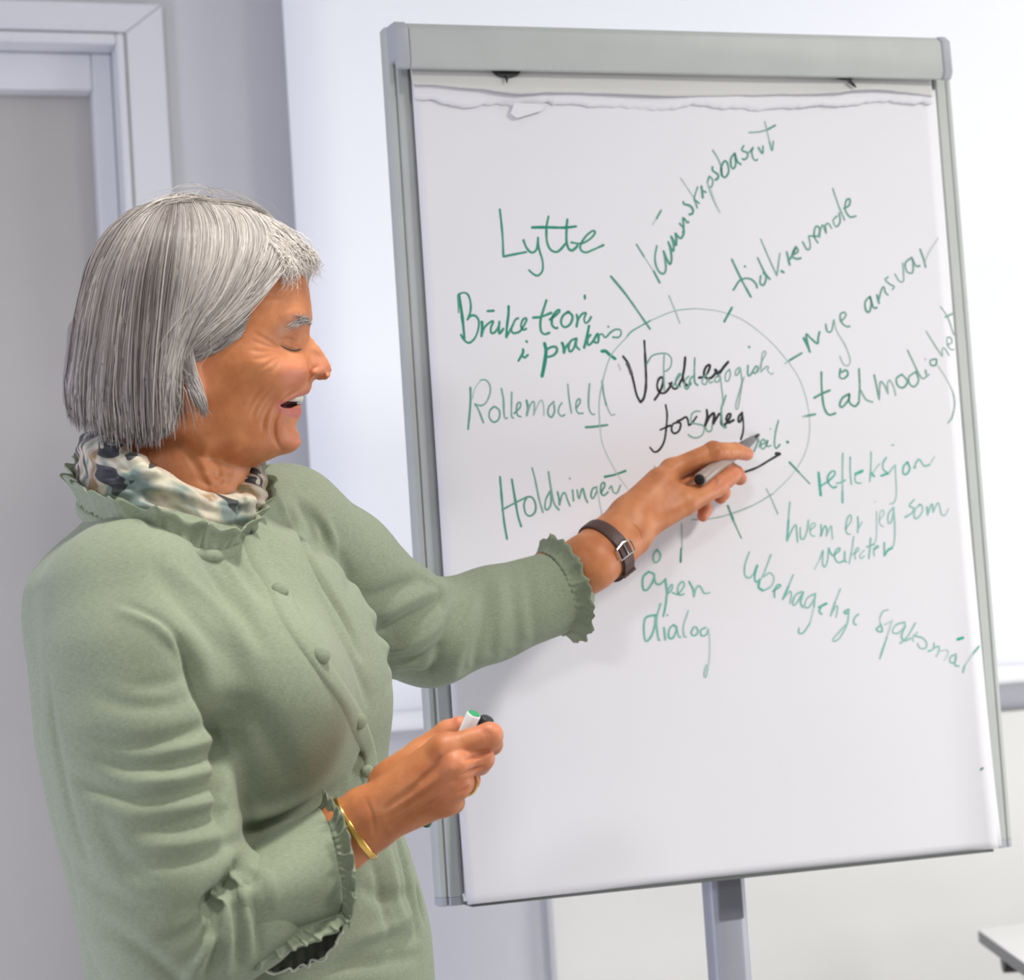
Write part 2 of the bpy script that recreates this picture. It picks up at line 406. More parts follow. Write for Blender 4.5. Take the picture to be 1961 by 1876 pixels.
# two suspension hooks peeping out below the bar
c1 = onY(972, 128, YH+.010)
mb = MB(); mb.prism([(c1[0]+.0185*math.cos(t), c1[2]+.001-.0125*abs(math.sin(t))**.8) for t in np.linspace(0, math.pi, 14)], YH+.013, YH+.017, 'y')
hook = mb.build('paper_hook', M_black, fc, bevel=.0006)
mb = MB(); mb.tube([c1+np.array([-.001, .003, -.010]), c1+np.array([-.0015, .002, -.0135]), c1+np.array([-.0018, .001, -.0185])], [.0025, .0018, .0006], 8).build('hook_pin', M_black, hook, smooth=True)
c2 = onY(1622, 142, YH+.010)
mb = MB(); mb.prism([(c2[0]+.0165*math.cos(t), c2[2]+.003-.0088*abs(math.sin(t))**.7) for t in np.linspace(0, math.pi, 14)], YH+.013, YH+.017, 'y')
hook = mb.build('paper_hook', M_black, fc, bevel=.0006)
mb = MB(); mb.tube([c2+np.array([.002, .003, -.003]), c2+np.array([.004, .001, -.009]), c2+np.array([.008, 0, -.0135]), c2+np.array([.011, 0, -.016])], [.0028, .0024, .0018, .0008], 8).build('hook_pin', M_black, hook, smooth=True)
c3 = onY(1368, 139, YH+.012)
# post: outer tube with grooves and the upper slide
xc = onY(1391, 1780, YB+.045)[0]
def post_prof(rx, ry, gr=.0):
    out = []
    for k in range(40):
        t = 2*math.pi*k/40; c, s_ = math.cos(t), math.sin(t)
        g = 1-gr*(math.exp(-((t-4.1)/.07)**2)+math.exp(-((t-5.35)/.07)**2))
        out.append((xc+rx*g*math.copysign(abs(c)**.6, c), YB+.045+ry*g*math.copysign(abs(s_)**.6, s_)))
    return out
ztop = BZ0+.3; zmid = onY(1385, 1762, YB+.025)[2]
M_post = mat('satin_aluminium_post', srgb(158, 159, 166), .5, .25, var=.02, vscale=15)
MB().prism(post_prof(.0245, .019, .06), .06, ztop, 'z').build('post', M_post, fc, smooth=True, angle=60)
MB().box((xc-.0165, YB+.0235, zmid), (xc+.0150, YB+.0275, BZ0+.1)).build('post_insert', mat('dark_grey_slide', srgb(112, 112, 118), .4, .3), fc, bevel=.0012)
MB().box((xc-.12, YB+.0185, BZ0+.12), (xc+.12, YB+.03, BZ0+.28)).build('mounting_plate', M_aludark, fc, bevel=.002)
for k in range(5):
    t = math.radians(54+72*k); e = np.array([math.cos(t), math.sin(t), 0]); c0 = np.array([xc, YB+.045, 0])
    lg = MB().tube([c0+e*.02+np.array([0, 0, .085]), c0+e*.17+np.array([0, 0, .07]), c0+e*.31+np.array([0, 0, .056])], [.02, .017, .013], 14).build('leg', M_aludark, fc, smooth=True)
    MB().tube([c0+e*.30+np.array([-e[1], e[0], 0])*.012+np.array([0, 0, .0255]), c0+e*.30-np.array([-e[1], e[0], 0])*.012+np.array([0, 0, .0255])], .025, 18).build('castor', M_black, lg, smooth=True)
MB().tube([(xc, YB+.045, .05), (xc, YB+.045, .125)], [.04, .034], 24).build('base_hub', M_aludark, fc, smooth=True)

# ================================================================== table corner at the right
tz = .745
tb = onZ(1872, 1778, tz)
M_top = mat('white_table_laminate', srgb(245, 243, 238), .35, var=.01)
M_edge = mat('grey_table_edging', srgb(118, 118, 118), .5)
M_leg = mat('dark_steel', srgb(48, 48, 50), .4, .6)
e1 = onZ(1961, 1766, tz)-tb; e1 /= np.linalg.norm(e1); e2 = onZ(1961, 1842, tz)-tb; e2 /= np.linalg.norm(e2)     # slanted end of a trapezoid conference table
tab = empty('table', (tb[0], tb[1], 0), 'white laminate table with grey edging cut off at the right edge', 'table')
def slab(z0, z1, a0, a1, b0, b1, nm, m, par=tab, bev=.002):
    q = [tb+e1*a+e2*b for a, b in ((a0, b0), (a1, b0), (a1, b1), (a0, b1))]
    mb = MB(); mb.add([(p[0], p[1], z) for z in (z0, z1) for p in q], [(3,2,1,0),(4,5,6,7),(0,1,5,4),(1,2,6,5),(2,3,7,6),(3,0,4,7)])
    return mb.build(nm, m, par, bevel=bev)
LT, LW = 1.4, .62
slab(tz-.003, tz, 0, LT, 0, LW, 'tabletop', M_top)
slab(tz-.022, tz-.0032, 0, LT, 0, LW, 'edging', M_edge)
for a in (.10, LT-.12):
    for b in (.06, LW-.06):
        q = tb+e1*a+e2*b
        MB().tube([(q[0], q[1], .0), (q[0], q[1], tz-.0225)], .017, 14).build('leg', M_leg, tab, smooth=True)
slab(tz-.05, tz-.0225, .10, LT-.10, .10, .13, 'frame_rail', M_leg)
pk = onZ(1922, 1838, tz-.036)+e1*.012
en = np.array([-e2[1], e2[0], 0])
MB().tube([pk-en*.012+np.array([0, 0, -.004]), pk+en*.012+np.array([0, 0, -.004])], .0165, 20).box((pk[0]-.008, pk[1]-.008, tz-.036), (pk[0]+.008, pk[1]+.008, tz-.0225)).build('fold_catch', M_black, tab, smooth=True)

# ================================================================== handwriting (flat ink on the sheet)
# each stroke: width in photo pixels | ink strength | points ; blocks carry the origin and scale in which the points were measured
INK = {
 'green_word_lytte': ('g', 860, 380, .1919, '''
4|.95|505,108 530,350 540,580
4|.95|540,580 640,560 770,535
4|.95|740,415 770,490 820,540 870,510 885,400
4|.95|885,390 895,500 930,620 930,720 885,770 840,755 795,715
4.5|.95|990,180 970,290 975,430 1010,510 1065,535 1110,510 1160,450
4.8|.95|1178,210 1170,300 1170,430 1190,500 1225,520 1265,490 1280,470
5|1|825,290 960,288 1140,292 1265,280
4|.95|1215,440 1320,450 1410,400 1455,340 1430,325 1370,370 1315,450 1310,510 1360,540 1430,515 1540,465'''),
 'green_words_bruke_teori': ('g', 860, 380, .1919, '''
5|1|95,960 120,1120 140,1280 150,1400
3|.9|85,970 90,1050 92,1140
4|.95|90,960 140,940 185,960 212,1040 210,1130 180,1210
4|.95|180,1210 215,1170 265,1175 295,1230 285,1320 250,1400 195,1442 145,1410 115,1360
4.5|.95|380,1125 445,1120
5|1|325,1230 328,1290 320,1375
4|.95|320,1375 350,1290 400,1240 440,1225 415,1290 420,1345 460,1330 495,1270 500,1230
4.5|.95|500,1230 495,1300 500,1350 540,1300
5|1|592,1075 590,1160 575,1280 570,1385
4|.95|570,1385 620,1290 660,1210 690,1195
4|.95|640,1250 620,1310 640,1345 700,1330 730,1290 765,1230 770,1195 735,1210 715,1270 735,1310 770,1300
4.5|.95|970,1015 940,1110 910,1220 915,1320 950,1355 1000,1340
4.5|.95|835,1190 920,1180 1020,1140
4.5|.95|1000,1210 1070,1160 1105,1120 1080,1115 1030,1180 1025,1260 1060,1295 1080,1290
4.5|.95|1190,1130 1135,1170 1115,1240 1150,1285 1205,1255 1230,1180 1190,1130
4.5|.95|1270,1160 1280,1210 1270,1280
4|.95|1270,1280 1290,1200 1330,1150 1365,1145 1345,1200 1360,1245 1395,1220 1415,1180
5|1|1352,970 1353,1000'''),
 'green_words_i_praksis': ('g', 860, 380, .1919, '''
5|1|735,1505 735,1540 690,1620
4|.95|725,1560 750,1590 785,1560
4.5|1|768,1424 776,1432
6|1|950,1445 965,1520 950,1650 925,1775
4.2|.95|960,1530 1000,1490 1060,1480 1075,1520 1040,1565 970,1585
5|1|1125,1440 1140,1480 1145,1540
4|.95|1145,1540 1165,1480 1200,1440
4.5|.95|1270,1395 1215,1420 1190,1480 1205,1530 1245,1490 1270,1400
4|.95|1270,1400 1265,1470 1300,1510
5|1|1395,1270 1375,1370 1345,1490
4.5|.95|1345,1490 1380,1400 1410,1360
4|.95|1380,1410 1385,1465 1430,1430 1480,1350 1490,1390 1480,1440 1440,1430
3.5|.9|1490,1360 1530,1355 1545,1385 1570,1380 1600,1345 1650,1310 1700,1310 1715,1345 1690,1385 1630,1385
4|.9|1584,1278 1587,1282
6|1|1520,1525 1560,1525 1600,1560 1655,1600'''),
 'green_word_rollemodell': ('g', 880, 700, .1919, '''
4|.85|105,220 105,380 82,635
2|.45|125,330 150,230 210,145
3|.7|210,145 260,145 300,200 300,280 260,370 210,400 150,385
3.5|.8|150,385 185,440 235,570
3.5|.8|340,410 300,450 295,520 340,565 390,530 395,450 350,410
3.3|.75|415,230 435,340 440,480 455,530 475,520
3.3|.75|518,265 515,400 515,500 535,525
3.3|.8|540,480 600,420 605,370 575,380 565,450 580,500 610,510
3.8|.85|665,345 680,420 668,500
3.2|.7|668,500 700,400 735,355 745,400 738,495
2.4|.55|738,495 780,390 815,345 835,400 840,500
3.4|.8|940,360 890,410 880,480 915,515 945,460 940,390
3|.75|1020,370 990,420 985,470 1015,505 1050,490
3|.75|1078,185 1090,320 1115,475
3.2|.8|1160,430 1200,370 1195,330 1165,360 1160,430 1185,475 1230,475
3.3|.75|1295,180 1285,330 1290,430 1320,485 1345,485
3.6|.8|1420,155 1435,280 1465,400
2.6|.6|1465,400 1510,490 1550,485
4|.9|1255,615 1340,610 1475,592'''),
 'green_word_holdninger': ('g', 880, 700, .1919, '''
4|.9|400,1110 420,1350 440,1550 470,1730
4|.9|518,1135 550,1330 580,1500 612,1605
3.6|.85|420,1440 540,1375 670,1310
3.6|.85|670,1310 640,1380 655,1470 700,1500 750,1460 755,1380 720,1315 670,1310
3.4|.75|720,1020 750,1130 790,1330 830,1465
3.4|.8|905,1250 860,1330 850,1420 880,1435 910,1370 905,1250
3.6|.75|885,1060 905,1200 940,1370 990,1440
3.6|.85|975,1260 990,1330 995,1390
3.2|.8|995,1390 1020,1290 1050,1270 1075,1340 1100,1400
3.4|.85|1125,1240 1135,1350
4|.6|1096,1122 1100,1130
3.2|.8|1170,1240 1185,1320 1195,1320 1215,1240 1230,1230 1250,1310 1275,1365
3.2|.85|1370,1210 1325,1230 1310,1300 1330,1325 1365,1260 1370,1210
2.2|.45|1370,1210 1390,1340 1410,1440 1430,1560
3.4|.85|1410,1270 1445,1200 1440,1165 1410,1190 1410,1270 1440,1295 1480,1260
3|.75|1490,1230 1515,1200 1530,1260 1570,1270 1605,1190
4|.95|1445,1110 1540,1090 1655,1050'''),
 'black_words_ver_for_meg': ('k', 1180, 640, .1919, '''
4.2|1|65,220 120,300 160,430 200,600 240,680
6|.9|105,290 130,340 150,400
4.2|1|240,680 275,630 295,500 290,300 277,65
4.2|1|380,655 430,580 465,480 455,430 420,450 405,520 430,580 480,585 530,530 550,480
4.5|1|525,490 550,520 575,545 610,530 640,470 665,430
4.5|1|685,230 675,340 660,430 680,490 715,515 740,490
4.5|1|820,435 880,420 920,360 930,305 890,330 870,400 900,440 950,430 1000,370
4.5|1|1115,275 1060,340 1010,420
6|1|985,355 1010,395 1035,370
4|1|490,705 505,800 495,950 475,1070 430,1150 380,1175 335,1130
3.8|1|435,955 500,925 540,910
3.8|1|600,880 560,900 550,960 580,990 625,960 640,890 600,875 650,850 690,825 710,850 720,910
3.4|1|720,910 750,890 800,820
5|1|900,755 905,830 880,925
4.2|1|880,925 910,860 930,820 960,790 975,800 960,900
4.5|1|960,900 1000,830 1030,790 1045,830 1045,890 1070,910 1110,870
5|1|1110,870 1140,800 1110,800 1095,850 1120,885
4|1|1120,885 1170,855
3.8|1|1255,780 1220,820 1215,870 1235,870 1255,790
4|1|1250,780 1265,900 1260,980 1240,1050
4|1|1270,1378 1400,1330 1520,1260 1630,1195
6|1|1590,1192 1630,1195
3|.3|20,300 40,360'''),
 'green_word_pedagogisk': ('g', 1180, 640, .1919, '''
2.6|.8|300,300 350,220 420,195 500,195 545,240 540,320 500,365 470,370
2.8|.75|475,200 470,350 475,480 475,560
3|.8|560,520 600,460 640,400 620,400 590,460 600,520 640,520
3|.8|720,420 685,460 680,530 710,545 740,480
3.4|.85|780,235 775,400 780,480 810,510
3|.8|780,410 740,440 720,500 700,550 680,520
2.6|.75|900,400 860,440 855,490 890,500 915,440 930,490 960,470
2.6|.75|1030,400 990,430 980,475 1020,470 1035,420
2.6|.7|1035,420 1045,520 1060,660 1040,750
2.6|.75|1130,350 1090,390 1085,460 1115,465 1135,400 1125,350
2.8|.75|1225,330 1190,360 1185,410 1210,400 1235,340
2.8|.65|1235,340 1250,480 1235,600 1210,740 1190,740 1195,680 1230,560 1270,430
3.2|.8|1310,310 1310,410 1340,400 1390,320 1410,340 1385,390 1360,380
4|.9|1318,127 1328,130
2.4|.65|1410,380 1450,270 1490,190 1470,170 1450,220 1440,380
2.4|.65|1445,370 1500,320 1520,340 1500,350 1540,400 1565,385'''),
 'green_words_half_hidden_by_hand': ('g', 1180, 640, .1919, '''
2.8|.75|835,770 790,770 750,800 745,880 800,895 860,910 875,950 850,1010 790,1035 740,1020 715,1000
2.8|.75|885,930 910,970 945,960 955,900
3.6|.8|1090,610 1060,700 1045,740 1050,850 1070,930 1095,925'''),
 'green_word_end_right_of_her_fingers': ('g', 1180, 640, .1919, '''
3|.75|1415,1040 1400,1100 1370,1170
2.6|.75|1400,1050 1430,1080 1420,1130
3|.8|1430,1110 1480,1080 1470,1050 1440,1070 1445,1140 1480,1130 1510,1050 1500,1120 1540,1110
3.4|.6|1533,943 1537,947
3.2|.8|1615,860 1590,960 1575,1080 1590,1140 1630,1100
5|.9|1701,1073 1712,1080'''),
 'green_circle_with_ticks': ('g', 0, 0, 1.0, '''
1.7|.5|1330,591 1375,596 1420,612 1465,645 1500,682 1530,725 1546,775 1550,825 1540,870 1515,910 1480,945
2.2|.6|1480,945 1440,968 1395,985 1360,993 1324,995
2|.65|1330,591 1290,596 1245,614
2.6|.85|1245,614 1210,634 1200,645
2|.6|1200,645 1170,680 1155,725 1147,770 1148,815
1.6|.4|1148,815 1155,855 1180,905 1205,940 1222,955
4|.9|1169,529 1200,567 1244,630
2.4|.55|1280,566 1290,590 1301,619
4.5|.95|1401,589 1386,616
4|.9|1508,692 1535,676
2|.5|1502,697 1510,690
4|.85|1541,797 1561,793
2.5|.6|1536,798 1545,796
4|.9|1511,885 1530,905
3|.75|1530,905 1550,926
2.6|.6|1467,936 1477,956 1489,984
4|.9|1393,968 1404,997
3|.75|1404,997 1419,1030'''),
 'green_tick_above_her_hand': ('g', 0, 0, 1.0, '''
3|.7|1253,893 1257,914'''),
 'green_upright_line_below_her_hand': ('g', 0, 0, 1.0, '''
2.2|.5|1305,1002 1306,1050
3.6|.95|1304,1050 1303,1076'''),
 'small_green_dot_near_the_right_edge': ('g', 0, 0, 1.0, '''
4|.8|1874,1473 1878,1470'''),
 'green_word_kunnskapsbasert': ('g', 1200, 220, .1812, '''
2|.5|265,1165 310,1100
3.4|.85|310,1100 360,1010
3|.85|100,1370 180,1500
2|.5|180,1500 280,1650
4|.9|280,1650 345,1775
3.4|.85|315,1385 295,1500 305,1590 340,1660 385,1680 410,1630 400,1520 385,1440
4|.9|385,1440 420,1530 455,1580 470,1520 460,1430 435,1345
4|.9|435,1345 460,1400 490,1445 490,1370 465,1285
4|.9|465,1285 490,1330 515,1385 520,1310 510,1250 540,1290 570,1305 600,1250 590,1190 555,1150
3.6|.9|590,1250 600,1190 590,1090 620,1120 640,1145 650,1130
4|.9|595,920 600,945 660,960 695,1000 690,1045 655,1055
2|.55|565,670 640,780 700,870
3.4|.85|745,765 710,880 725,930 740,985
3.6|.9|715,900 760,935
4|.9|785,755 795,820 800,880
3.4|.85|790,800 835,820
3|.8|870,650 900,680 905,730 880,770 850,720 870,650
2.6|.6|850,720 880,820 930,940 980,1030
2|.4|890,790 920,890 970,1010
3.6|.9|905,550 905,590 960,630 960,670 930,690
3|.7|905,375 960,460 1000,560
4|.9|1000,560 1005,640 1040,660 1075,600 1060,510 1030,490 995,560 1000,640
3.6|.9|1140,405 1100,460 1100,540 1125,570 1150,520 1140,405 1165,490 1205,525
3.6|.9|1235,325 1215,375 1270,400 1275,445 1240,475 1220,465
3.2|.85|1290,400 1340,340 1320,390 1335,460 1365,485 1380,470
3.4|.85|1390,345 1435,410 1440,330
2.6|.6|1460,70 1480,160 1510,290
3.4|.8|1510,290 1535,380 1550,280
3|.7|1290,188 1400,180 1490,155
3.6|.85|1490,155 1570,110'''),
 'green_word_tidkrevende': ('g', 1150, 220, .29318, '''
4|.9|855,945 920,1080 980,1190
3.6|.9|865,1145 910,1080 970,1070 1010,1100 1020,1130
4|.9|939,989 943,992
3.6|.85|1045,1050 1040,1100 1065,1110 1080,1060 1060,1030
3.8|.9|1025,935 1070,1030 1105,1075
3|.75|1045,812 1100,940 1150,1050
3|.75|1150,1050 1170,905
5|.9|1180,1020 1195,1028
4|.9|1215,895 1235,980
3.6|.85|1225,960 1260,900 1275,860 1250,920 1280,940 1310,935
3.6|.85|1250,920 1290,890 1275,860
3.4|.8|1320,830 1350,880 1370,860 1360,790
3.4|.85|1370,790 1420,790 1430,740 1405,730 1395,790 1420,835
3.2|.8|1430,800 1440,740 1455,720 1475,775 1470,720 1490,710 1510,740
3.2|.8|1545,660 1520,690 1540,730 1565,700 1560,640
3.2|.75|1518,480 1555,590 1595,685
3.4|.85|1590,610 1625,590 1630,550 1605,560 1600,620 1630,665 1670,660'''),
 'green_words_mye_ansvar': ('g', 1400, 450, .26652, '''
4.4|.95|520,740 545,790 565,840
3.6|.9|565,840 545,760 540,710 570,740 620,780 625,740 635,695
3.2|.85|680,640 690,690 720,690 740,610
2.4|.6|740,610 760,690 820,790 855,890 845,935 810,930 780,870
3.2|.8|790,620 825,580 815,555 785,570 790,620 825,655 855,655
3.4|.9|1000,440 965,480 970,540 995,550 1010,490 1000,440 1025,520 1050,520
3.6|.9|1050,430 1065,490
3.2|.85|1060,480 1080,400 1100,370 1110,410 1130,430
3|.8|1130,300 1110,320 1140,350 1175,370 1160,390
2.8|.75|1180,280 1210,330 1240,330 1240,260 1235,200
3.2|.8|1300,160 1255,200 1265,260 1305,270 1310,200 1300,160 1330,220 1360,220
3.4|.85|1360,100 1385,170 1400,230
2|.45|1395,200 1420,130 1490,20'''),
 'green_word_talmodighet': ('g', 1400, 450, .26652, '''
3.8|.9|648,985 650,1100 665,1230 700,1290 750,1280
4|.9|595,1170 650,1140 710,1115
3.6|.9|785,960 780,1020 810,1030 840,1000 825,970 795,985
3.6|.9|850,1140 800,1170 780,1220 800,1235 845,1180 850,1140 850,1200 890,1230 920,1200
3.6|.85|920,960 925,1080 920,1190
2.8|.75|930,1110 970,1180 1020,1200
3.2|.85|1030,1005 1050,1100 1065,1180
3|.75|1065,1180 1070,1080 1080,1050 1110,1090 1130,1140
2.8|.65|1130,1140 1125,1080 1140,1040 1170,1090 1185,1150
3.4|.85|1230,1000 1190,1030 1200,1080 1240,1095 1270,1050 1230,1000
3.2|.8|1330,980 1280,1020 1290,1075 1325,1085 1350,1040 1330,980
3|.75|1270,825 1320,930 1360,1010 1385,1030 1425,1000
3.4|.8|1400,970 1405,1000
3.4|.5|1396,890 1400,894
3.2|.85|1470,890 1435,900 1440,935 1475,930 1480,890
2|.5|1490,940 1550,1030 1600,1130
2.6|.65|1600,1130 1610,1220 1590,1310 1560,1350
2.6|.65|1405,690 1460,780 1520,870
2.6|.65|1520,870 1520,820 1540,815 1570,865
2.6|.6|1555,790 1590,770 1580,735 1555,740 1560,790 1580,820 1605,820
2.6|.6|1510,515 1560,590 1605,715
3|.7|1540,590 1600,560'''),
 'green_word_refleksjon': ('t', 1460, 820, .21418, '''
4.4|.95|500,395 510,500 520,600
3.2|.85|515,520 560,490 585,480
3.4|.85|580,480 640,420 645,385 610,390 580,440 590,490 630,530 660,520
2.8|.7|718,220 715,400 715,560
3.4|.8|715,560 715,665
2.8|.75|660,490 700,485 740,460
2.8|.75|785,255 785,400 795,500
5|.95|830,410 895,380
2.6|.75|850,400 825,440 840,485 885,490
2.8|.75|973,210 970,350 960,475
2.2|.6|965,440 1000,380 1050,315
4|.9|975,400 1000,430
2.8|.75|1110,260 1080,310 1085,370 1130,400
4|.9|1130,400 1060,425
2.6|.65|1130,400 1190,325
2.4|.6|1190,325 1195,450 1200,580 1180,660 1140,675
3.4|.6|1162,150 1174,150
3.4|.85|1300,300 1265,340 1260,400 1290,410 1320,360 1300,300
5|.9|1362,350 1367,344
3|.75|1365,350 1375,310 1400,275 1425,300 1450,335 1500,325
2.2|.5|1500,325 1545,250'''),
 'green_words_hvem_er_jeg_som': ('t', 1460, 820, .21418, '''
2.8|.7|243,660 230,820
3.6|.85|230,820 218,1005
2.8|.75|218,1005 260,910 295,860 305,930 312,1015
2.6|.7|335,885 340,980 370,985 400,900 408,820
2.4|.6|425,910 470,870 455,845 425,880 430,950 465,965
2.8|.75|520,860 525,920 518,970 545,890 560,870 575,910 570,965
2.4|.65|570,965 600,890 615,870 620,930 625,990
2.6|.7|740,900 790,830 790,775 760,800 745,880 755,940 785,945
3|.75|850,790 855,850 850,930
2.2|.6|850,910 890,835
2.2|.55|1020,740 1022,900 1015,1000 985,1040
2.2|.5|1045,820 1085,770 1080,730 1050,760 1050,850 1085,880
2.6|.65|1175,705 1130,760 1125,840 1150,840 1170,770 1175,705
2.6|.65|1175,705 1185,900 1175,1040 1130,1080
3|.4|1008,653 1012,656
2.8|.75|1360,635 1315,690 1355,715 1340,755 1275,795
2.6|.65|1420,680 1370,720 1360,790 1385,805 1430,750 1430,690 1400,680
2.8|.75|1475,700 1480,775
2.8|.7|1480,770 1510,690 1525,680 1530,750
2.6|.65|1530,750 1570,665 1590,700 1605,770 1640,775
2|.45|1640,775 1670,720'''),
 'green_word_veileder': ('t', 1460, 820, .21418, '''
2|.5|465,1260 510,1170
2.6|.7|510,1170 540,1090 535,1200 555,1240 580,1180 590,1070
3.2|.8|590,1070 610,1120 640,1140
2.8|.75|640,1130 690,1090 680,1070 650,1100 645,1160 680,1200 730,1180
3|.75|735,1100 735,1180 750,1195
2.4|.65|815,965 800,1080 775,1210
2.4|.65|800,1130 860,1090 850,1065 825,1110 830,1170
2.4|.65|910,1090 870,1130 880,1165 910,1140
2.8|.75|968,980 960,1080 950,1165
3|.75|930,1060 1000,1035
2.6|.7|990,1080 1040,1060 1020,1050 995,1100 1000,1140
3|.8|1090,1020 1090,1135
4|.9|1090,1135 1120,1090 1160,1070'''),
 'green_words_ubehagelige': ('t', 1400, 1020, .25497, '''
2.6|.7|135,145 105,230 100,310 130,340 170,310
4|.9|170,310 195,245
3.4|.85|195,245 175,330 185,370 215,350
2.6|.7|297,165 250,290 210,370
3.6|.9|210,370 205,410 240,435
2.6|.65|240,435 300,400 320,340 290,300 240,330
3|.8|310,440 370,400 350,390 325,430 325,485
2.6|.65|465,315 430,400
3.4|.85|430,400 385,500
2.6|.7|385,500 440,440 450,470 440,530
3|.75|530,440 480,470 460,530 480,540 520,480 540,445
3.2|.8|540,445 520,520 535,560
2.6|.7|620,460 570,490 550,550 580,560 620,500 630,455
2.8|.75|630,455 620,560
2.2|.5|620,560 590,680
2.8|.7|590,680 540,750 505,750 510,715
3.6|.9|655,560 715,530
3|.8|680,545 660,590 680,610
2.4|.6|820,420 780,520
3|.75|780,520 745,625
2.6|.65|745,625 780,560 800,555 785,635
3.2|.8|880,575 850,590 850,605 880,600
2.6|.65|885,575 870,680 820,780 775,815 770,790 860,690
3|.7|955,610 925,640 920,680 940,690'''),
 'green_word_sporsmal': ('t', 1400, 1020, .25497, '''
2.6|.65|1180,578 1140,590 1115,640
2|.45|1115,640 1120,680
3|.75|1120,680 1135,740 1090,730 1110,700
2|.45|1150,690 1210,660
2.2|.5|1210,655 1170,780
3|.75|1170,780 1115,945
2.6|.65|1300,670 1240,690 1210,740 1250,755 1300,710 1305,670
2.8|.7|1385,675 1330,770 1270,830
2.8|.7|1310,700 1280,770 1300,810 1350,790
2.4|.6|1400,745 1365,790 1370,815
2.6|.65|1370,770 1440,790 1470,830 1460,865 1420,865 1400,830
2.6|.7|1525,825 1520,870 1480,890
2.6|.65|1520,870 1560,850 1560,890 1540,930
2|.45|1560,890 1620,880 1630,910 1600,960
2.8|.7|1690,910 1650,930 1645,970 1680,970 1690,920 1680,990 1710,1000
5|1|1700,800 1740,788
3|.75|1855,850 1810,910
2|.5|1810,910 1750,1000
2.8|.7|1750,1000 1738,1050'''),
 'green_words_apen_dialog': ('t', 1050, 780, .26652, '''
3|.75|780,1020 755,1060 760,1110 790,1105 805,1060 780,1020
3.2|.85|720,1180 680,1220 680,1300 710,1310 750,1250 760,1200 720,1180
3|.8|760,1200 770,1260 800,1270 835,1240
3.2|.85|840,1230 850,1340 840,1430 825,1500
2.8|.75|850,1340 870,1290 890,1270 885,1310 855,1340
2.8|.75|890,1330 930,1340 975,1280 960,1250 930,1290 935,1345 975,1340
3.2|.85|1010,1250 1040,1310 1045,1360
2.8|.7|1045,1360 1060,1300 1080,1280 1100,1300 1120,1335 1160,1330
3.2|.8|770,1490 700,1510 685,1590 700,1680 740,1640 765,1560 770,1490
3.2|.75|805,1410 775,1530 790,1660 800,1670
3.2|.8|830,1580 840,1670
3.4|.6|853,1490 857,1494
3|.8|900,1560 870,1590 865,1650 895,1655 920,1590 900,1560
2.8|.75|920,1570 935,1640 950,1650
2.4|.65|1005,1460 970,1570 975,1640 990,1650
3|.8|1045,1575 1025,1620 1050,1640 1075,1610 1060,1575
3|.8|1130,1580 1095,1600 1100,1640 1135,1630 1150,1590
2|.45|1150,1590 1160,1700 1155,1820 1145,1880
2.6|.6|1145,1880 1130,1940 1118,1915 1135,1850'''),
}
def ink_mat(name, col):
    m = bpy.data.materials.new(name); m.use_nodes = True; nt = m.node_tree; b = nt.nodes['Principled BSDF']
    b.inputs['Roughness'].default_value = .75
    a = nt.nodes.new('ShaderNodeAttribute'); a.attribute_name = 'ink'
    n = nt.nodes.new('ShaderNodeTexNoise'); n.inputs['Scale'].default_value = 900; n.inputs['Detail'].default_value = 2
    tc = nt.nodes.new('ShaderNodeTexCoord'); nt.links.new(tc.outputs['Object'], n.inputs['Vector'])
    ad = nt.nodes.new('ShaderNodeMath'); ad.operation = 'MULTIPLY_ADD'; ad.inputs[1].default_value = .35; ad.use_clamp = True
    s_ = nt.nodes.new('ShaderNodeMath'); s_.operation = 'SUBTRACT'; s_.inputs[1].default_value = .175
    nt.links.new(a.outputs['Fac'], s_.inputs[0]); nt.links.new(n.outputs['Fac'], ad.inputs[0]); nt.links.new(s_.outputs[0], ad.inputs[2])
    mx = nt.nodes.new('ShaderNodeMix'); mx.data_type = 'RGBA'
    mx.inputs[6].default_value = srgb(229, 227, 229); mx.inputs[7].default_value = col
    nt.links.new(ad.outputs[0], mx.inputs[0]); nt.links.new(mx.outputs[2], b.inputs['Base Color'])
    return m
M_ink = {'g': ink_mat('green_marker_ink', srgb(0, 134, 106)), 't': ink_mat('teal_green_marker_ink', srgb(0, 168, 142)), 'k': ink_mat('black_marker_ink', srgb(14, 26, 22))}
lift = 0
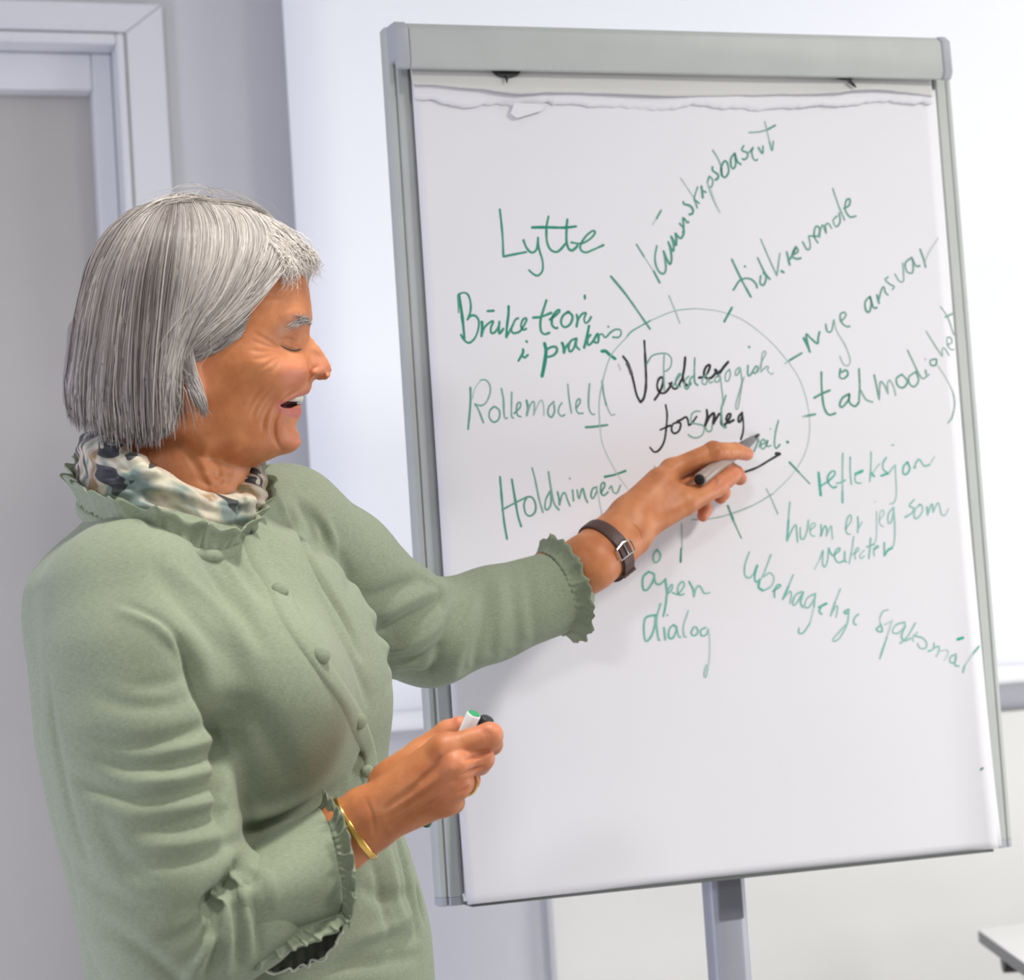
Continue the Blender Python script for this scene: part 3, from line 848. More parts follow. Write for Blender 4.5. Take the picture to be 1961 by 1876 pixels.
for nm, (ink, ox, oy, sc, txt) in INK.items():
    V = []; Fq = []; A = []
    for line in txt.strip().splitlines():
        wpx, st, pts = line.split('|'); wpx = float(wpx); st = float(st); lift += 1
        q = np.array([[float(c) for c in p.split(',')] for p in pts.split()])*sc+np.array([ox, oy])
        W3 = np.array([onY(a, b, YP) for a, b in q])[:, [0, 2]]
        L = np.linalg.norm(np.diff(W3, axis=0), axis=1).sum()
        d = crom(W3, 8); d = resample(d, max(6, int(L/.0014)))
        T = np.gradient(d, axis=0); T /= np.maximum(np.linalg.norm(T, axis=1), 1e-9)[:, None]
        Nn = np.stack([-T[:, 1], T[:, 0]], 1); hw = wpx*.56/1610
        d = np.concatenate([d[:1]-T[:1]*hw*.8, d, d[-1:]+T[-1:]*hw*.8]); Nn = np.concatenate([Nn[:1], Nn, Nn[-1:]])
        wv = np.full(len(d), hw); wv[0] = wv[-1] = hw*.4; wv *= 1+.10*np.interp(np.arange(len(d)), np.arange(0, len(d)+6, 5), rng.normal(0, 1, len(np.arange(0, len(d)+6, 5))))
        base = len(V)//1
        for k in range(len(d)):
            for sg in (-1, 1):
                x, z = d[k]+Nn[k]*wv[k]*sg
                V.append((x, float(sheet_y(x, z))-.00035-lift*1.2e-6, z)); A.append(st)
        for k in range(len(d)-1):
            a = base+2*k; Fq.append((a, a+2, a+3, a+1))
    o = mesh_np('handwriting', V, Fq, M_ink[ink], sheet, attrs={'ink': A})
    o['label'] = nm.replace('_', ' ')

# ================================================================== the person
person = empty('person', P(500, 1870, 2.02)*np.array([1, 1, 0]), 'woman with grey bob and sage green blouse writing on the flip chart', 'person')

def skin_mat():
    m = bpy.data.materials.new('skin'); m.use_nodes = True; nt = m.node_tree; b = nt.nodes['Principled BSDF']
    b.inputs['Roughness'].default_value = .48; b.inputs['Subsurface Weight'].default_value = .12
    b.inputs['Subsurface Radius'].default_value = (.9, .35, .2); b.inputs['Subsurface Scale'].default_value = .006
    b.inputs['Specular IOR Level'].default_value = .4
    tc = nt.nodes.new('ShaderNodeTexCoord')
    n = nt.nodes.new('ShaderNodeTexNoise'); n.inputs['Scale'].default_value = 38; n.inputs['Detail'].default_value = 6
    nt.links.new(tc.outputs['Object'], n.inputs['Vector'])
    r = nt.nodes.new('ShaderNodeValToRGB'); r.color_ramp.elements[0].position = .32; r.color_ramp.elements[1].position = .72
    r.color_ramp.elements[0].color = srgb(178, 105, 60); r.color_ramp.elements[1].color = srgb(207, 136, 88)
    nt.links.new(n.outputs['Fac'], r.inputs['Fac'])
    prev = r.outputs['Color']
    for nm, col in (('rosy', srgb(216, 128, 104)), ('lip', srgb(190, 104, 92)), ('mouth', srgb(96, 42, 38)), ('brow', srgb(168, 150, 132))):
        a = nt.nodes.new('ShaderNodeAttribute'); a.attribute_name = nm
        mx = nt.nodes.new('ShaderNodeMix'); mx.data_type = 'RGBA'; mx.inputs[7].default_value = col
        nt.links.new(a.outputs['Fac'], mx.inputs[0]); nt.links.new(prev, mx.inputs[6]); prev = mx.outputs[2]
    nt.links.new(prev, b.inputs['Base Color'])
    v = nt.nodes.new('ShaderNodeTexNoise'); v.inputs['Scale'].default_value = 420; v.inputs['Detail'].default_value = 3
    nt.links.new(tc.outputs['Object'], v.inputs['Vector'])
    bp = nt.nodes.new('ShaderNodeBump'); bp.inputs['Strength'].default_value = .22; bp.inputs['Distance'].default_value = .0008
    nt.links.new(v.outputs['Fac'], bp.inputs['Height']); nt.links.new(bp.outputs['Normal'], b.inputs['Normal'])
    return m
M_skin = skin_mat()

# ---- head: half width measured over the profile plane, turned a little away from the camera
ALPHA = math.radians(13); DH = 2.0; HPX, HPY = 380.0, 640.0
HO = P(HPX, HPY, DH)
HX = math.cos(ALPHA)*RT+math.sin(ALPHA)*FW         # out of the face
HY = -math.cos(ALPHA)*FW+math.sin(ALPHA)*RT        # towards her right ear (near side)
HZ = UP
HAX = np.stack([HX, HY, HZ])
def head_local(p): return (p-HO)@HAX.T
def head_world(q): return HO+np.asarray(q)@HAX
def xz(px, py, y):
    """profile-plane coordinates of the photo point lying at half width y"""
    x = 0.0
    c, s_ = math.cos(ALPHA), math.sin(ALPHA)
    # px = HPX + F*(x c + y s)/(D + x s - y c)
    k = (px-HPX)/F_PX
    # the head centre is off axis: use exact rays
    r = ray(px, py)
    # point = CAM + r t ; local y must equal y
    o = CAM-HO; t = (y-o@HY)/(r@HY); q = o+r*t
    return q@HX, q@HZ
def tps(pts, vals, reg=1e-6):
    pts = np.asarray(pts); n = len(pts)
    def U(r2): return np.where(r2 > 1e-14, .5*r2*np.log(np.maximum(r2, 1e-14)), 0)
    K = U(((pts[:, None]-pts[None])**2).sum(-1))+reg*np.eye(n)
    Pm = np.c_[np.ones(n), pts]; A = np.block([[K, Pm], [Pm.T, np.zeros((3, 3))]])
    w = np.linalg.solve(A, np.r_[vals, np.zeros(3)])
    def f(q): return U(((q[:, None]-pts[None])**2).sum(-1))@w[:n]+w[n]+q@w[n+1:]
    return f
class Relief:
    """q(x,z)=halfwidth^2 as a smooth field tabulated over the profile plane"""
    def __init__(s, table, step=.0012, lo=(-.17, -.17), hi=(.17, .17), reg=1e-7):
        pts = []; val = []
        for px, py, w in table:
            pts.append(xz(px, py, w/1000)); val.append((w/1000)**2*1e3 if w >= 0 else -(w/1000)**2*1e3)
        pts = np.array(pts)*10; f = tps(pts, np.array(val), reg)
        s.lo = np.array(lo); s.st = step
        s.n = ((np.array(hi)-s.lo)/step).astype(int)+1
        gx, gz = np.meshgrid(*[s.lo[i]+np.arange(s.n[i])*step for i in (0, 1)], indexing='ij')
        G = np.stack([gx.ravel(), gz.ravel()], 1)*10
        s.q = np.concatenate([f(G[i:i+4000]) for i in range(0, len(G), 4000)]).reshape(s.n)/1e3
        s.gx, s.gz = gx, gz
    def __call__(s, x, z):
        u = np.clip((x-s.lo[0])/s.st, 0, s.n[0]-1.001); v = np.clip((z-s.lo[1])/s.st, 0, s.n[1]-1.001)
        i = u.astype(int); j = v.astype(int); a = u-i; b = v-j; q = s.q
        return (q[i, j]*(1-a)+q[i+1, j]*a)*(1-b)+(q[i, j+1]*(1-a)+q[i+1, j+1]*a)*b
PROFILE = [(575, 470), (586, 492), (590, 512), (590, 540), (594, 570), (597, 595), (598, 612), (594, 626), (593, 637), (600, 650), (610, 662), (619, 675), (627, 688), (633, 700), (635, 711), (632, 720), (625, 727), (614, 728), (604, 727), (599, 731), (597, 741), (593, 750), (587, 758), (579, 768), (576, 776), (578, 787), (574, 799), (568, 810), (567, 818), (572, 829), (577, 840), (575, 852), (566, 862), (550, 869), (530, 874), (508, 884), (480, 894), (440, 896), (400, 890), (350, 875), (300, 850),
           (240, 820), (190, 770), (160, 710), (152, 640), (160, 560), (190, 485), (240, 430), (300, 404), (380, 400), (450, 412), (520, 438)]
table = [(a, b, 0) for a, b in PROFILE]
# a ring just outside keeps the field falling off
cxm, cym = 385, 640
for a, b in PROFILE[::2]:
    d = math.hypot(a-cxm, b-cym); table.append((a+(a-cxm)/d*16, b+(b-cym)/d*16, -26))
table += [  # forehead and temple
 (578, 520, 24), (560, 520, 38), (530, 520, 51), (490, 520, 60), (440, 520, 66), (580, 570, 26), (560, 575, 41), (530, 575, 53), (480, 580, 63), (430, 590, 69),
 # brow, eye
 (588, 607, 19), (576, 607, 33), (556, 612, 45), (530, 620, 53), (500, 625, 60),
 (588, 640, 8.5), (580, 648, 17), (574, 662, 21.5), (565, 668, 29), (552, 668, 38), (538, 668, 45.5), (520, 665, 52),
 # nose
 (603, 662, 7), (598, 668, 9.5), (592, 680, 13), (614, 684, 8.5), (606, 690, 12), (600, 704, 15.5), (621, 698, 10), (628, 706, 8.5), (622, 712, 11.5), (612, 714, 14.5), (604, 714, 17), (597, 716, 18), (629, 713, 7), (622, 720, 9), (611, 721, 11.5), (603, 721, 14),
 # cheek
 (588, 700, 24), (584, 712, 31), (576, 700, 37), (570, 716, 41), (556, 700, 48), (545, 720, 51.5), (520, 700, 59), (490, 690, 66), (450, 700, 70), (410, 720, 71.5),
 # upper lip, mouth corner, lower lip
 (592, 738, 9), (585, 741, 17), (574, 744, 26), (560, 752, 34), (545, 768, 39), (584, 757, 8), (577, 761, 15), (565, 766, 24), (552, 772, 31), (538, 777, 37.5), (528, 778, 42),
 (568, 782, 14), (570, 795, 14), (560, 790, 22), (556, 805, 24), (545, 795, 31), (562, 816, 17), (545, 818, 31),
 # chin and jaw
 (571, 840, 11), (563, 842, 18), (552, 846, 24), (535, 848, 31), (515, 852, 38), (548, 862, 17), (520, 866, 28), (490, 868, 40), (530, 830, 36), (515, 810, 43), (505, 780, 50), (490, 740, 58), (470, 790, 57), (470, 830, 52), (440, 800, 62), (430, 845, 56), (400, 780, 67), (390, 830, 62), (350, 820, 66), (450, 870, 46), (390, 866, 54),
 # skull
 (400, 640, 72), (350, 560, 76), (300, 480, 66), (380, 470, 64), (450, 470, 56), (520, 470, 38), (300, 600, 77), (230, 600, 68), (180, 620, 46), (300, 700, 72), (230, 720, 58), (350, 700, 72), (220, 520, 54), (300, 790, 62)]
REL = Relief(table)
# carve the fine creases into the relief (all in profile-plane metres; depth in mm)
def crease(relief, pts, y, width, depth, taper=True):
    pl = np.array([xz(a, b, y) for a, b in pts]); pl = crom(pl, 6)
    lo = pl.min(0)-width*4; hi = pl.max(0)+width*4
    m = (relief.gx > lo[0]) & (relief.gx < hi[0]) & (relief.gz > lo[1]) & (relief.gz < hi[1])
    X = np.stack([relief.gx[m], relief.gz[m]], 1); d, t = poly_dist(X, pl)
    amp = (depth*1.45 if depth > 0 else depth)*np.exp(-(d/width)**2)*(np.sin(math.pi*np.clip(t*.9+.05, 0, 1))**.6 if taper else 1)
    w = np.sqrt(np.maximum(relief.q[m], 0)); ok = relief.q[m] > 0
    amp = np.minimum(amp, .5*w)
    relief.q[m] = np.where(ok, np.sign(w-amp)*(w-amp)**2, relief.q[m])
mm = .001
crease(REL, [(575, 668), (567, 670), (556, 669), (545, 665), (534, 660)], .036, .0016, 2.6*mm)     # squeezed eye slit
crease(REL, [(574, 656), (560, 652), (545, 651), (530, 655)], .036, .0020, 1.3*mm)                    # upper lid fold
crease(REL, [(577, 662), (566, 661), (553, 661), (543, 659)], .036, .0022, -1.0*mm)                   # lid
crease(REL, [(577, 678), (566, 680), (553, 679), (540, 674)], .036, .0028, -1.2*mm)                   # bag under the eye
crease(REL, [(594, 606), (580, 600), (560, 600), (540, 608)], .034, .0040, -1.6*mm)                   # brow ridge
for a in ([(536, 664), (520, 656), (503, 648), (486, 640)], [(536, 667), (518, 664), (500, 660), (482, 655)], [(534, 671), (515, 673), (497, 674), (476, 672)],
          [(534, 675), (517, 681), (500, 687), (482, 690)], [(538, 679), (524, 690), (508, 701), (494, 708)], [(540, 684), (530, 699), (517, 715), (505, 724)]):
    crease(REL, a, .052, .0013, .8*mm)
crease(REL, [(598, 712), (594, 724), (588, 734), (578, 743), (566, 751), (553, 758), (540, 767), (530, 777), (522, 792)], .030, .0017, 1.9*mm)  # fold from nose to mouth
for a, dp in (([(560, 740), (545, 752), (527, 766), (513, 784), (506, 804), (504, 822)], 1.5), ([(540, 740), (522, 757), (505, 776), (496, 798)], 1.1), ([(520, 742), (502, 760), (488, 780), (480, 800)], .9), ([(500, 742), (484, 762), (472, 784)], .7)):
    crease(REL, a, .048, .0022, dp*mm)
crease(REL, [(534, 786), (526, 800), (523, 818), (526, 838), (534, 852), (545, 862)], .034, .0020, 2.0*mm)   # crease round the chin
crease(REL, [(566, 817), (553, 815), (542, 808)], .022, .0028, 1.4*mm)
crease(REL, [(540, 784), (552, 788), (564, 789), (574, 788)], .022, .0042, -1.8*mm)   # lower lip
crease(REL, [(544, 766), (556, 759), (570, 752), (584, 748)], .024, .0026, -1.0*mm)   # upper lip
crease(REL, [(594, 688), (595, 702), (594, 714), (590, 726), (582, 738)], .022, .0019, 2.6*mm)   # cheek against the nose
crease(REL, [(581, 688), (582, 702), (580, 716), (573, 730)], .034, .0055, -2.4*mm)
crease(REL, [(601, 722), (611, 722), (619, 722)], .010, .0016, 3.5*mm)     # nostril
crease(REL, [(606, 702), (600, 706), (596, 712), (595, 720)], .014, .0014, 1.6*mm)  # wing of the nose
for k in range(3): crease(REL, [(586-k, 548+14*k), (560, 545+14*k), (530, 546+14*k), (500, 550+14*k)], .045, .0018, .5*mm)
# mouth opening between the lips
mup = np.array([xz(a, b, y) for a, b, y in ((536, 776, .039), (545, 771, .034), (560, 764, .026), (575, 758, .014), (590, 754, 0), (602, 753, 0))])
mlo = np.array([xz(a, b, y) for a, b, y in ((536, 777, .039), (545, 781, .033), (556, 781, .026), (566, 777, .016), (574, 773, 0), (600, 772, 0))])
xs_ = np.linspace(mup[0, 0], mup[-1, 0], 80); zup = np.interp(xs_, mup[:, 0], mup[:, 1]); zlo = np.interp(xs_, mlo[:, 0], mlo[:, 1])
def head_fn(p):
    l = head_local(p); x, y, z = l.T
    q = REL(x, z); w = np.sqrt(np.maximum(q, 0)); ay = np.abs(y)
    d = (y*y-q)/(ay+w+.006)
    # open mouth
    inx = (x > xs_[0]-.002)
    zu = np.interp(x, xs_, zup); zl = np.interp(x, xs_, zlo)
    slot = np.maximum(np.maximum(z-zu, zl-z), xs_[0]-x)
    slot = np.maximum(slot, (w-.014)-ay)
    d = smax(d, -slot, .0012)
    # ear on both sides
    for s_ in (1, -1):
        e = ell(l, (EAR[0], s_*EAR[1], EAR[2]), np.array([[.95, 0, .3], [0, 1, 0], [-.3, 0, .95]]), (.016, .007, .030))
        e2 = ell(l, (EAR[0]+.008, s_*(EAR[1]-.004), EAR[2]-.026), np.eye(3), (.008, .006, .010))
        h = ell(l, (EAR[0]+.001, s_*(EAR[1]+.006), EAR[2]+.003), np.eye(3), (.008, .005, .016))
        d = smin(d, smax(smin(e, e2, .006), -h, .003), .004)
    return d
EAR = (xz(350, 722, .074)[0], .0735, xz(350, 722, .074)[1])
NECK = [P(322, 850, 2.0), P(330, 930, 2.0), P(330, 1030, 1.995), P(350, 1120, 1.99)]
THROAT = [P(432, 878, 2.005), P(388, 945, 2.0), P(372, 1010, 1.995)]
def headneck_fn(p):
    d = head_fn(p)
    n = chain(p, NECK, [.058, .056, .058, .07], .02)
    n = smin(n, chain(p, THROAT, [.022, .021, .026], .02), .025)
    # cord of the neck and throat folds
    n = n-.0022*np.exp(-(cap(p, P(372, 850, 1.945), P(425, 965, 1.955), 0, 0)/.006)**2)
    return smin(d, n, .012)
lo = head_world((-.14, -.10, -.20)); 
box = np.array([head_world((sx*.135, sy*.10, sz)) for sx in (-1, 1) for sy in (-1, 1) for sz in (-.235, .125)])
hV, hQ = mesh_sdf(headneck_fn, box.min(0), box.max(0), .0013, margin=.012)
def head_attrs(V):
    l = head_local(V); x, y, z = l.T; A = {}
    def blob(px, py, w, rx, rz):
        a, b = xz(px, py, w/1000); return np.exp(-((x-a)/rx)**2-((z-b)/rz)**2)
    A['rosy'] = np.clip(.55*blob(560, 715, 46, .016, .013)+0.35*blob(622, 708, 8, .014, .014)+.35*blob(560, 845, 18, .014, .012)+.5*blob(352, 740, 74, .02, .03), 0, 1)
    pl = np.array([xz(a, b, w/1000) for a, b, w in ((536, 777, 38), (548, 785, 31), (560, 789, 22), (570, 790, 13), (577, 788, 0))])
    d1, _ = poly_dist(np.stack([x, z], 1), pl)
    pl2 = np.array([xz(a, b, w/1000) for a, b, w in ((538, 774, 38), (553, 766, 31), (570, 757, 20), (582, 752, 9), (592, 749, 0))])
    d2, _ = poly_dist(np.stack([x, z], 1), pl2)
    A['lip'] = np.clip(np.maximum(1.4*np.exp(-(d1/.0045)**4), .8*np.exp(-(d2/.0018)**2)), 0, .9)
    q = np.sqrt(np.maximum(REL(x, z), 0)); zu = np.interp(x, xs_, zup); zl = np.interp(x, xs_, zlo)
    A['mouth'] = ((z < zu+.0003) & (z > zl-.0003) & (x > xs_[0]) & (np.abs(y) < q-.0025)).astype(float)
    pb = np.array([xz(a, b, w/1000) for a, b, w in ((593, 614, 14), (581, 617, 28), (562, 621, 42), (540, 632, 50))]); d3, _ = poly_dist(np.stack([x, z], 1), pb)
    A['brow'] = .3*np.exp(-(d3/.0042)**2)
    return A

# upper teeth: one scalloped arc behind the lip
def teeth():
    V = []; Fq = []; n = 33
    ctr = np.array([xz(588, 760, .0)[0]-.030, 0.0])
    z1 = xz(575, 752, .014)[1]; z0 = xz(575, 769, .014)[1]
    for i in range(n):
        t = -1.25+2.5*i/(n-1); sc = abs(math.sin(4*math.pi*(i/(n-1))))**.5
        for k, (dr, zz) in enumerate(((-.004, z1), (0, z1), (0.0006*sc, (z0+z1)/2), (-.0003, z0+.0007*(1-sc)), (-.004, z0))):
            R_ = .026+dr
            V.append(head_world((ctr[0]+R_*math.cos(t), .9*R_*math.sin(t), zz-.0035*(1-math.cos(t))*0)))
    for i in range(n-1):
        for k in range(4): a = i*5+k; Fq.append((a, a+1, a+6, a+5))
    return V, Fq
M_teeth = mat('tooth_enamel', srgb(222, 212, 194), .3)
mesh_np('teeth', *teeth(), M_teeth, person)

# ---- hair: a solid bob shape and combed strands over it
HP = [(600, 500), (588, 480), (566, 452), (530, 427), (480, 404), (420, 391), (340, 383), (285, 388), (225, 418), (180, 470), (155, 540), (138, 600), (126, 670), (119, 735), (121, 790), (128, 840), (160, 900), (220, 930), (300, 930)]
ht = [(a, b, 0) for a, b in HP]
for a, b in HP[::2]:
    d = math.hypot(a-330, b-640); ht.append((a+(a-330)/d*18, b+(b-640)/d*18, -28))
ht += [(300, 430, 54), (380, 430, 54), (450, 440, 50), (520, 465, 38), (560, 480, 24), (330, 500, 78), (420, 500, 72), (500, 500, 53), (540, 505, 40), (250, 500, 70), (200, 550, 58), (330, 600, 84), (250, 600, 80), (180, 620, 62), (400, 600, 78), (450, 570, 70), (500, 540, 56),
       (330, 700, 85), (250, 700, 84), (180, 700, 70), (150, 700, 46), (322, 800, 78), (250, 800, 83), (180, 800, 72), (145, 790, 45), (250, 860, 80), (330, 860, 74), (180, 870, 66), (365, 650, 79), (360, 700, 71), (352, 760, 60), (335, 740, 80),
       (395, 690, 66), (430, 700, 58), (420, 780, 48), (400, 830, 42), (450, 640, 62), (480, 600, 55), (540, 550, 40), (590, 530, 12), (570, 560, 24), (400, 660, 70)]
HREL = Relief(ht)
hem_x = [xz(a, b, .06) for a, b in ((110, 770), (140, 800), (180, 822), (215, 836), (260, 842), (300, 840), (330, 810), (360, 770), (420, 740))]
hem_x = np.array(hem_x)
HEM = True
def hair_fn(p):
    l = head_local(p); x, y, z = l.T
    q = HREL(x, z); w = np.sqrt(np.maximum(q, 0)); ay = np.abs(y)
    d = (y*y-q)/(ay+w+.006)
    return smax(d, (np.interp(x, hem_x[:, 0], hem_x[:, 1])+.007)-z, .003) if HEM else d
hb = np.array([head_world((sx*.145, sy*.11, sz)) for sx in (-1, 1) for sy in (-1, 1) for sz in (-.11, .14)])
sV, sQ = mesh_sdf(hair_fn, hb.min(0), hb.max(0), .003, margin=.012)
sV = relax(sV, sQ, 3)
def hair_mat(name, lo_, hi_):
    m = bpy.data.materials.new(name); m.use_nodes = True; nt = m.node_tree; b = nt.nodes['Principled BSDF']
    a = nt.nodes.new('ShaderNodeAttribute'); a.attribute_name = 'tone'
    r = nt.nodes.new('ShaderNodeValToRGB'); r.color_ramp.elements[0].color = lo_; r.color_ramp.elements[1].color = hi_
    nt.links.new(a.outputs['Fac'], r.inputs['Fac']); nt.links.new(r.outputs['Color'], b.inputs['Base Color'])
    b.inputs['Roughness'].default_value = .42; b.inputs['Specular IOR Level'].default_value = .6; b.inputs['Anisotropic'].default_value = .5
    return m
M_hair = hair_mat('grey_hair', srgb(80, 67, 63), srgb(226, 217, 208))
hair = mesh_np('hair', sV, sQ, M_hair, person, attrs={'tone': np.full(len(sV), .25)})
HEM = False          # guide surface for combing goes on below the cut edge
gb = np.concatenate([hb, hb-HZ*.05])
gV, gQ = mesh_sdf(hair_fn, gb.min(0), gb.max(0), .0035, margin=.012); gV = relax(gV, gQ, 2)
comb = bvh_of(np.concatenate([gV, hV]), np.concatenate([gQ, hQ+len(gV)]))
def guide(pts, n=22):
    d = crom(np.array(pts, float), 10); d = resample(d, n)
    return np.array([hit(comb, a, b, 2.0)[0] for a, b in d])
G_side = [[(300, 389), (238, 418), (191, 478), (163, 560), (146, 650), (136, 735), (140, 788)],
          [(306, 390), (245, 425), (203, 500), (176, 590), (160, 690), (152, 760), (158, 815)],
          [(314, 391), (272, 428), (238, 510), (218, 600), (206, 700), (202, 780), (208, 834)],
          [(322, 391), (298, 430), (274, 510), (260, 600), (252, 700), (250, 780), (254, 842)],
          [(332, 391), (324, 430), (308, 510), (298, 600), (290, 700), (288, 780), (290, 842)],
          [(345, 390), (348, 430), (340, 510), (328, 600), (318, 690), (312, 760), (318, 828)],
          [(362, 389), (375, 430), (370, 500), (352, 580), (334, 650), (318, 720), (316, 818)],
          [(385, 390), (405, 430), (402, 495), (378, 570), (350, 632), (330, 690), (328, 800)]]
G_front = [[(385, 390), (405, 430), (402, 495), (378, 570), (352, 626), (338, 670), (334, 720)],
           [(400, 391), (425, 430), (422, 495), (395, 565), (362, 620), (345, 660), (342, 700)],
           [(430, 394), (460, 430), (458, 490), (430, 555), (390, 610), (362, 645), (350, 672)],
           [(470, 402), (498, 435), (496, 490), (465, 550), (420, 605), (380, 640), (358, 668)],
           [(505, 415), (530, 450), (522, 500), (485, 555), (436, 605), (392, 642), (364, 668)],
           [(535, 430), (556, 466), (545, 508), (505, 556), (455, 606), (408, 646), (370, 672)]]
G_temple = [[(508, 552), (470, 585), (432, 622), (398, 650), (368, 668)],
            [(488, 582), (458, 610), (425, 638), (396, 660), (368, 674)],
            [(476, 612), (448, 634), (420, 654), (394, 668), (366, 680)],
            [(466, 642), (440, 658), (416, 670), (392, 680), (368, 688)]]
G_lock = [[(332, 560), (330, 603), (346, 667), (362, 728), (388, 790)],
          [(345, 560), (342, 605), (356, 667), (371, 728), (395, 797)],
          [(356, 570), (353, 615), (364, 672), (378, 735), (391, 784)]]
G_crown = [[(430, 393), (400, 388), (350, 386), (305, 392), (268, 412)], [(520, 424), (480, 404), (430, 393), (380, 388), (330, 390)], [(560, 448), (530, 428), (490, 408), (440, 396), (390, 392)]]
G_fringe = [[(500, 414), (535, 436), (566, 462), (588, 488), (600, 503)], [(515, 428), (545, 455), (568, 482), (582, 505), (588, 522)], [(505, 440), (530, 465), (550, 490), (560, 510), (556, 528)], [(490, 450), (515, 478), (530, 500), (535, 522), (524, 540)]]
def mirror(g):
    l = head_local(g); l = l*np.array([1, -1, 1]); return head_world(l)
class Strands:
    def __init__(s): s.V = []; s.F = []; s.T = []; s.n = 0
    def add(s, pl, r0, tone):
        n = len(pl); T = np.gradient(pl, axis=0); T /= np.maximum(np.linalg.norm(T, axis=1), 1e-9)[:, None]
        u = np.cross(T, FW+.01); u /= np.linalg.norm(u, axis=1)[:, None]; w = np.cross(T, u)
        k = np.arange(n)/(n-1); rr = r0*np.clip(np.minimum(k*8+.5, (1-k)*5+.12), 0, 1)
        ring = [pl+rr[:, None]*(math.cos(a)*u+math.sin(a)*w) for a in (0, 2.094, 4.189)]
        s.V.append(np.stack(ring, 1).reshape(-1, 3))
        i = np.arange(n-1)[:, None]*3
        for k_ in range(3):
            s.F.append(np.concatenate([i+k_, i+(k_+1) % 3, i+3+(k_+1) % 3, i+3+k_], 1)+s.n)
        s.T.append(np.full(n*3, tone)); s.n += n*3
    def build(s, name, parent, material):
        return mesh_np(name, np.concatenate(s.V), np.concatenate(s.F), material, parent, attrs={'tone': np.concatenate(s.T)})
def family(st, guides, count, lift, r, tone, jit=.0022, far=False, start=(0, .08), end=(.9, 1.0), curlout=0.0, tone_by=None, tail=0.0):
    G = np.array([guide(g) for g in guides])
    for c in range(count):
        t = rng.random()*(len(G)-1); i = min(int(t), len(G)-2); a = t-i; a_ = a*a*(3-2*a)*.4+a*.6
        pl = G[i]*(1-a_)+G[i+1]*a_
        e0 = rng.uniform(*start); e1 = rng.uniform(*end)
        pl = resample(pl, 22); idx = np.linspace(e0*21, e1*21, 18); pl = np.stack([np.interp(idx, np.arange(22), pl[:, k]) for k in range(3)], 1)
        lf = lift*rng.random()**1.5; ph = rng.uniform(0, 6.28); out = []
        drift = rng.normal(0, jit, 3)
        for k, p in enumerate(pl):
            q = p+drift*(k/17)**1.2*1.6
            loc, nor, _, _ = comb.find_nearest(Vector(q)); nor = np.array(nor)
            out.append(np.array(loc)+nor*(.0006+lf*min(1, .35+k/10)+curlout*(k/17)**3*rng.random())+drift*.25*math.sin(ph+k*.35))
        out = np.array(out)
        if tail:
            dr = out[-1]-out[-4]; dr = dr/np.linalg.norm(dr)*.6-UP*.4+rng.normal(0, .06, 3); dr /= np.linalg.norm(dr); L_ = tail*rng.uniform(.3, 1.15)
            out = np.concatenate([out, [out[-1]+dr*L_*.5, out[-1]+dr*L_]])
        if far: out = mirror(out)
        clump = math.sin(t*37)*.7+math.sin(t*91+1)*.55
        tn = np.clip(tone+.16*clump+rng.normal(0, .12)+(tone_by(t/(len(G)-1)) if tone_by else 0), .02, 1)
        st.add(out, r*rng.uniform(.7, 1.3), tn)
st = Strands()
family(st, G_side, 2900, .005, .00050, .36, tone_by=lambda t: -.10+.10*np.sin(t*9)+.25*t**2, end=(.93, 1.0), tail=.004)
family(st, G_front, 1500, .005, .00050, .66)
family(st, G_temple, 420, .0014, .00042, .38, jit=.0014, start=(0, .3))
family(st, G_side[-2:]+G_lock[:1], 90, .004, .0004, .5, jit=.004, end=(.9, 1), tail=.012)
family(st, G_lock, 240, .0035, .0005, .52, jit=.0012)
family(st, G_crown, 500, .005, .0005, .6)
family(st, G_fringe, 420, .006, .0004, .93, jit=.004, curlout=.01)
family(st, G_crown, 45, .016, .00022, .8, jit=.006)
family(st, G_front, 40, .014, .00022, .8, jit=.006)
family(st, G_side, 700, .004, .0006, .4, far=True)
family(st, G_front, 420, .004, .0006, .6, far=True)
family(st, G_fringe, 120, .006, .0004, .85, jit=.004, far=True, curlout=.01)
o = st.build('combed_strands', hair, M_hair); o['kind'] = 'stuff'
sb = Strands()
G_brow = [[(597, 610), (586, 608), (572, 609), (556, 614), (540, 624)], [(597, 622), (586, 620), (572, 621), (557, 626), (542, 634)]]
family(sb, G_brow, 60, .0020, .00022, .6, jit=.002, start=(0, .7), end=(.25, 1))
family(sb, G_brow, 50, .0020, .00022, .6, jit=.002, start=(0, .7), end=(.25, 1), far=True)
o = sb.build('eyebrow_hairs', hair, M_hair); o['kind'] = 'stuff'

# lashes along the squeezed eye slit
M_lash = mat('dark_lashes', srgb(60, 44, 36), .6)
for far in (False, True):
    pl = np.array([hit(comb, a, b)[0] for a, b in crom(np.array([(577, 668), (569, 671), (558, 671), (547, 667), (538, 662)], float), 6)])-FW*.0002
    if far: pl = mirror(pl)
    MB().tube(pl, list(.00035+.0006*np.sin(np.linspace(.2, 2.9, len(pl)))), 6).build('eyelashes', M_lash, person, smooth=True)

